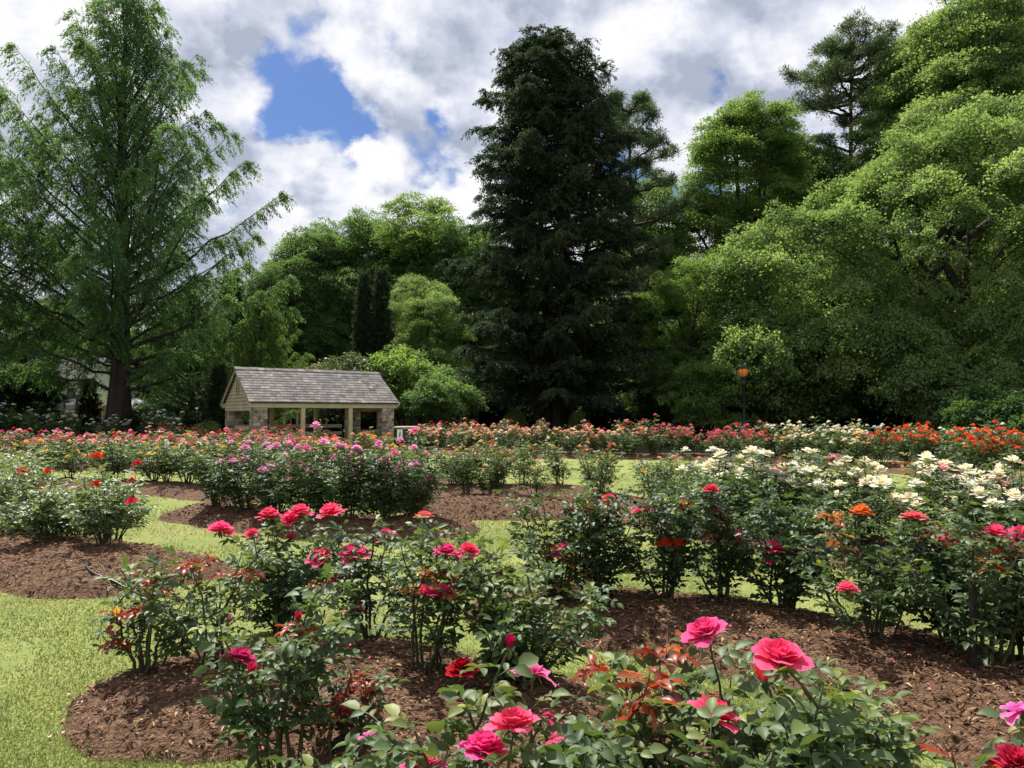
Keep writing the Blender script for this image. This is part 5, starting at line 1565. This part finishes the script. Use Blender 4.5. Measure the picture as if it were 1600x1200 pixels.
g.add(np.array([[-.5, -.35, 2.95], [7.3, -.35, 2.95], [7.3, 2.5, 5.4], [-.5, 2.5, 5.4], [-.5, 5.35, 2.95], [7.3, 5.35, 2.95], [-.5, -.35, 3.1], [7.3, -.35, 3.1], [7.3, 2.5, 5.55], [-.5, 2.5, 5.55], [-.5, 5.35, 3.1], [7.3, 5.35, 3.1]]),
      [[0, 3, 2, 1], [3, 4, 5, 2], [6, 7, 8, 9], [9, 8, 11, 10], [0, 1, 7, 6], [4, 10, 11, 5], [0, 6, 9, 3], [3, 9, 10, 4], [1, 2, 8, 7], [2, 5, 11, 8]], tint=.6)
g.build('roof', DARKROOF, hs, smooth=False)
for xx in (1.2, 3.0, 5.6):
    g = Geo(); g.box((xx, .03, 2.2), (.9, .08, 1.1)); o = g.build('window', WHITE, hs, smooth=False)
    g = Geo(); g.box((xx, -.02, 2.2), (.76, .04, .96)); g.build('pane', DARKW, o, smooth=False)
pg = thing('pergola', 'dark flat beamed pergola beside the house', 'pergola', (-41.0, 62.8, 1.40))
g = Geo(); g.box((2.2, 0, 1.75), (5.6, .22, .2)); g.box((2.2, 1.8, 1.75), (5.6, .22, .2))
for k in range(9):
    g.box((-.4 + k * .65, .9, 1.91), (.1, 2.4, .12))
g.build('beam', BLACKM, pg, smooth=False)
for xx in (-.2, 2.0, 4.4):
    for yy in (0, 1.8):
        g = Geo(); g.box((xx, yy, .825), (.14, .14, 1.645)); g.build('post', BLACKM, pg, smooth=False)

# black drip hose on the pale leaved bed


def on_ground(px, py, up=.0):
    z = 0.0
    for _ in range(12):
        Y = (CAMH - z) * FPX / (py - HOR); z = .5 * z + .5 * gz((px - 800) / FPX * Y, Y)
    return np.array([(px - 800) / FPX * Y, Y, z + up])


HOSE = plainmat('hose_rubber', (.018, .018, .02), .35)
hp = [on_ground(x, y, .018) for x, y in ((232, 893), (222, 911), (203, 911), (186, 909), (168, 903), (152, 896), (143, 889), (139, 880), (146, 870))]
hz = thing('drip_hose', 'thin black irrigation hose curling over the pale leaved bed', 'hose', tuple(hp[0]))
P = np.array(hp) - hp[0]
tt_ = np.linspace(0, len(P) - 1, 40)
P = np.stack([np.interp(tt_, np.arange(len(P)), P[:, k]) for k in range(3)], -1)
for _ in range(3):
    P[1:-1] = (P[:-2] + P[1:-1] * 2 + P[2:]) / 4
g = Geo(); g.tube(P, .011, 8); g.build('hose_line', HOSE, hz)
q0 = on_ground(220, 911, .03) - hp[0]; q1 = on_ground(214, 938, .0) - hp[0]
g = Geo(); g.tube([q0, (q0 + q1) / 2 + [0, 0, .012], q1], .008, 6); g.lathe([(0, -.01), (.018, -.01), (.018, .03), (.008, .045), (0, .045)], 8, c=tuple(q0)); g.build('feed_tube', plainmat('grey_tube', (.35, .35, .36), .4), hz)

# wooden stake in the second bed
p0 = on_ground(1512, 1040)
st = thing('wooden_stake', 'square brown wooden stake driven in beside the tall leafy rose bush', 'stake', tuple(p0), .4)
g = Geo(); g.box((0, 0, .20), (.028, .028, .50)); g.add(np.array([[-.014, -.014, .45], [.014, -.014, .45], [.014, .014, .45], [-.014, .014, .45], [0, 0, .48]]), None, [[0, 1, 4], [1, 2, 4], [2, 3, 4], [3, 0, 4]])
g.build('stake_shaft', MAT_KNOB, st, smooth=False)

# passer-by on the terrace
SKIN = plainmat('skin', (.55, .30, .20), .6)
SHIRT = plainmat('shirt_red', (.55, .09, .08), .8)
SHORTS = plainmat('shorts_red', (.36, .012, .02), .8)
HAIR = plainmat('hair_brown', (.10, .05, .03), .7)


def skinned(name, verts, edges, radii, mat, parent, root=0, sub=2):
    me = bpy.data.meshes.new(name)
    me.from_pydata([tuple(v) for v in verts], edges, [])
    me.materials.append(mat)
    o = link(name, me, parent)
    md = o.modifiers.new('skin', 'SKIN')
    for k, r in enumerate(radii):
        v = me.skin_vertices[0].data[k]
        v.radius = (r, r) if not hasattr(r, '__len__') else r
        v.use_root = k == root
    s = o.modifiers.new('sub', 'SUBSURF'); s.levels = sub; s.render_levels = sub
    for p in me.polygons:
        p.use_smooth = True
    md.use_smooth_shade = True
    return o


pp = at(157.5, 652, 66.0)
per = thing('person', 'person in red top and red shorts walking beside the feathery tree trunk', 'person', (pp[0], 66.0, 1.40), RAD(200))
#  pelvis chest neck head  | arms bent | legs in mid stride ; faces +y
J = [(0, 0, .90), (0, .01, 1.08), (0, .02, 1.28), (0, .03, 1.40), (0, .05, 1.47), (0, .06, 1.56),
     (.17, .02, 1.33), (.23, -.10, 1.10), (.20, .10, 1.02), (.19, .17, 1.03),
     (-.17, .02, 1.33), (-.22, .10, 1.11), (-.17, .30, 1.10), (-.16, .37, 1.12),
     (.09, 0, .84), (.10, .20, .48), (.10, .06, .09), (.10, .20, .035),
     (-.09, 0, .84), (-.10, -.02, .46), (-.10, -.30, .14), (-.10, -.20, .05)]
E = [(0, 1), (1, 2), (2, 3), (3, 4), (4, 5), (2, 6), (6, 7), (7, 8), (8, 9), (2, 10), (10, 11), (11, 12), (12, 13), (0, 14), (14, 15), (15, 16), (16, 17), (0, 18), (18, 19), (19, 20), (20, 21)]
Rr = [(.14, .11), (.13, .10), (.15, .10), .055, .085, .09, .06, .045, .035, .035, .06, .045, .035, .035, .085, .058, .038, .035, .085, .058, .038, .035]
body = skinned('body', J, E, Rr, SKIN, per)
skinned('shirt', [(0, .005, .93), (0, .01, 1.08), (0, .02, 1.28), (0, .03, 1.385), (.17, .02, 1.33), (.215, -.06, 1.18), (-.17, .02, 1.33), (-.21, .07, 1.19)], [(0, 1), (1, 2), (2, 3), (2, 4), (4, 5), (2, 6), (6, 7)],
        [(.155, .125), (.15, .12), (.165, .115), .065, .075, .065, .075, .065], SHIRT, per)
skinned('shorts', [(0, 0, .94), (0, 0, .86), (.09, .02, .80), (.10, .13, .60), (-.09, 0, .80), (-.10, -.01, .60)], [(0, 1), (1, 2), (2, 3), (1, 4), (4, 5)], [(.155, .125), (.155, .125), .10, .09, .10, .09], SHORTS, per)
g = Geo()
g.lathe([(0, .115), (.05, .105), (.085, .07), (.098, .02), (.095, -.03), (.075, -.06)], 14, c=(0, .045, 1.535))
g.build('hair', HAIR, per)
for (fx, fy, fz, rx) in ((.10, .135, .04, .1), (-.10, -.235, .075, -.7)):
    g = Geo(); g.tube([(0, -.10, .03), (0, -.04, .035), (0, .06, .02), (0, .15, .005)], [.035, .045, .042, .025], 8)
    o = g.build('shoe', WHITE, per, (fx, fy, fz)); o.rotation_euler = (rx, 0, 0)
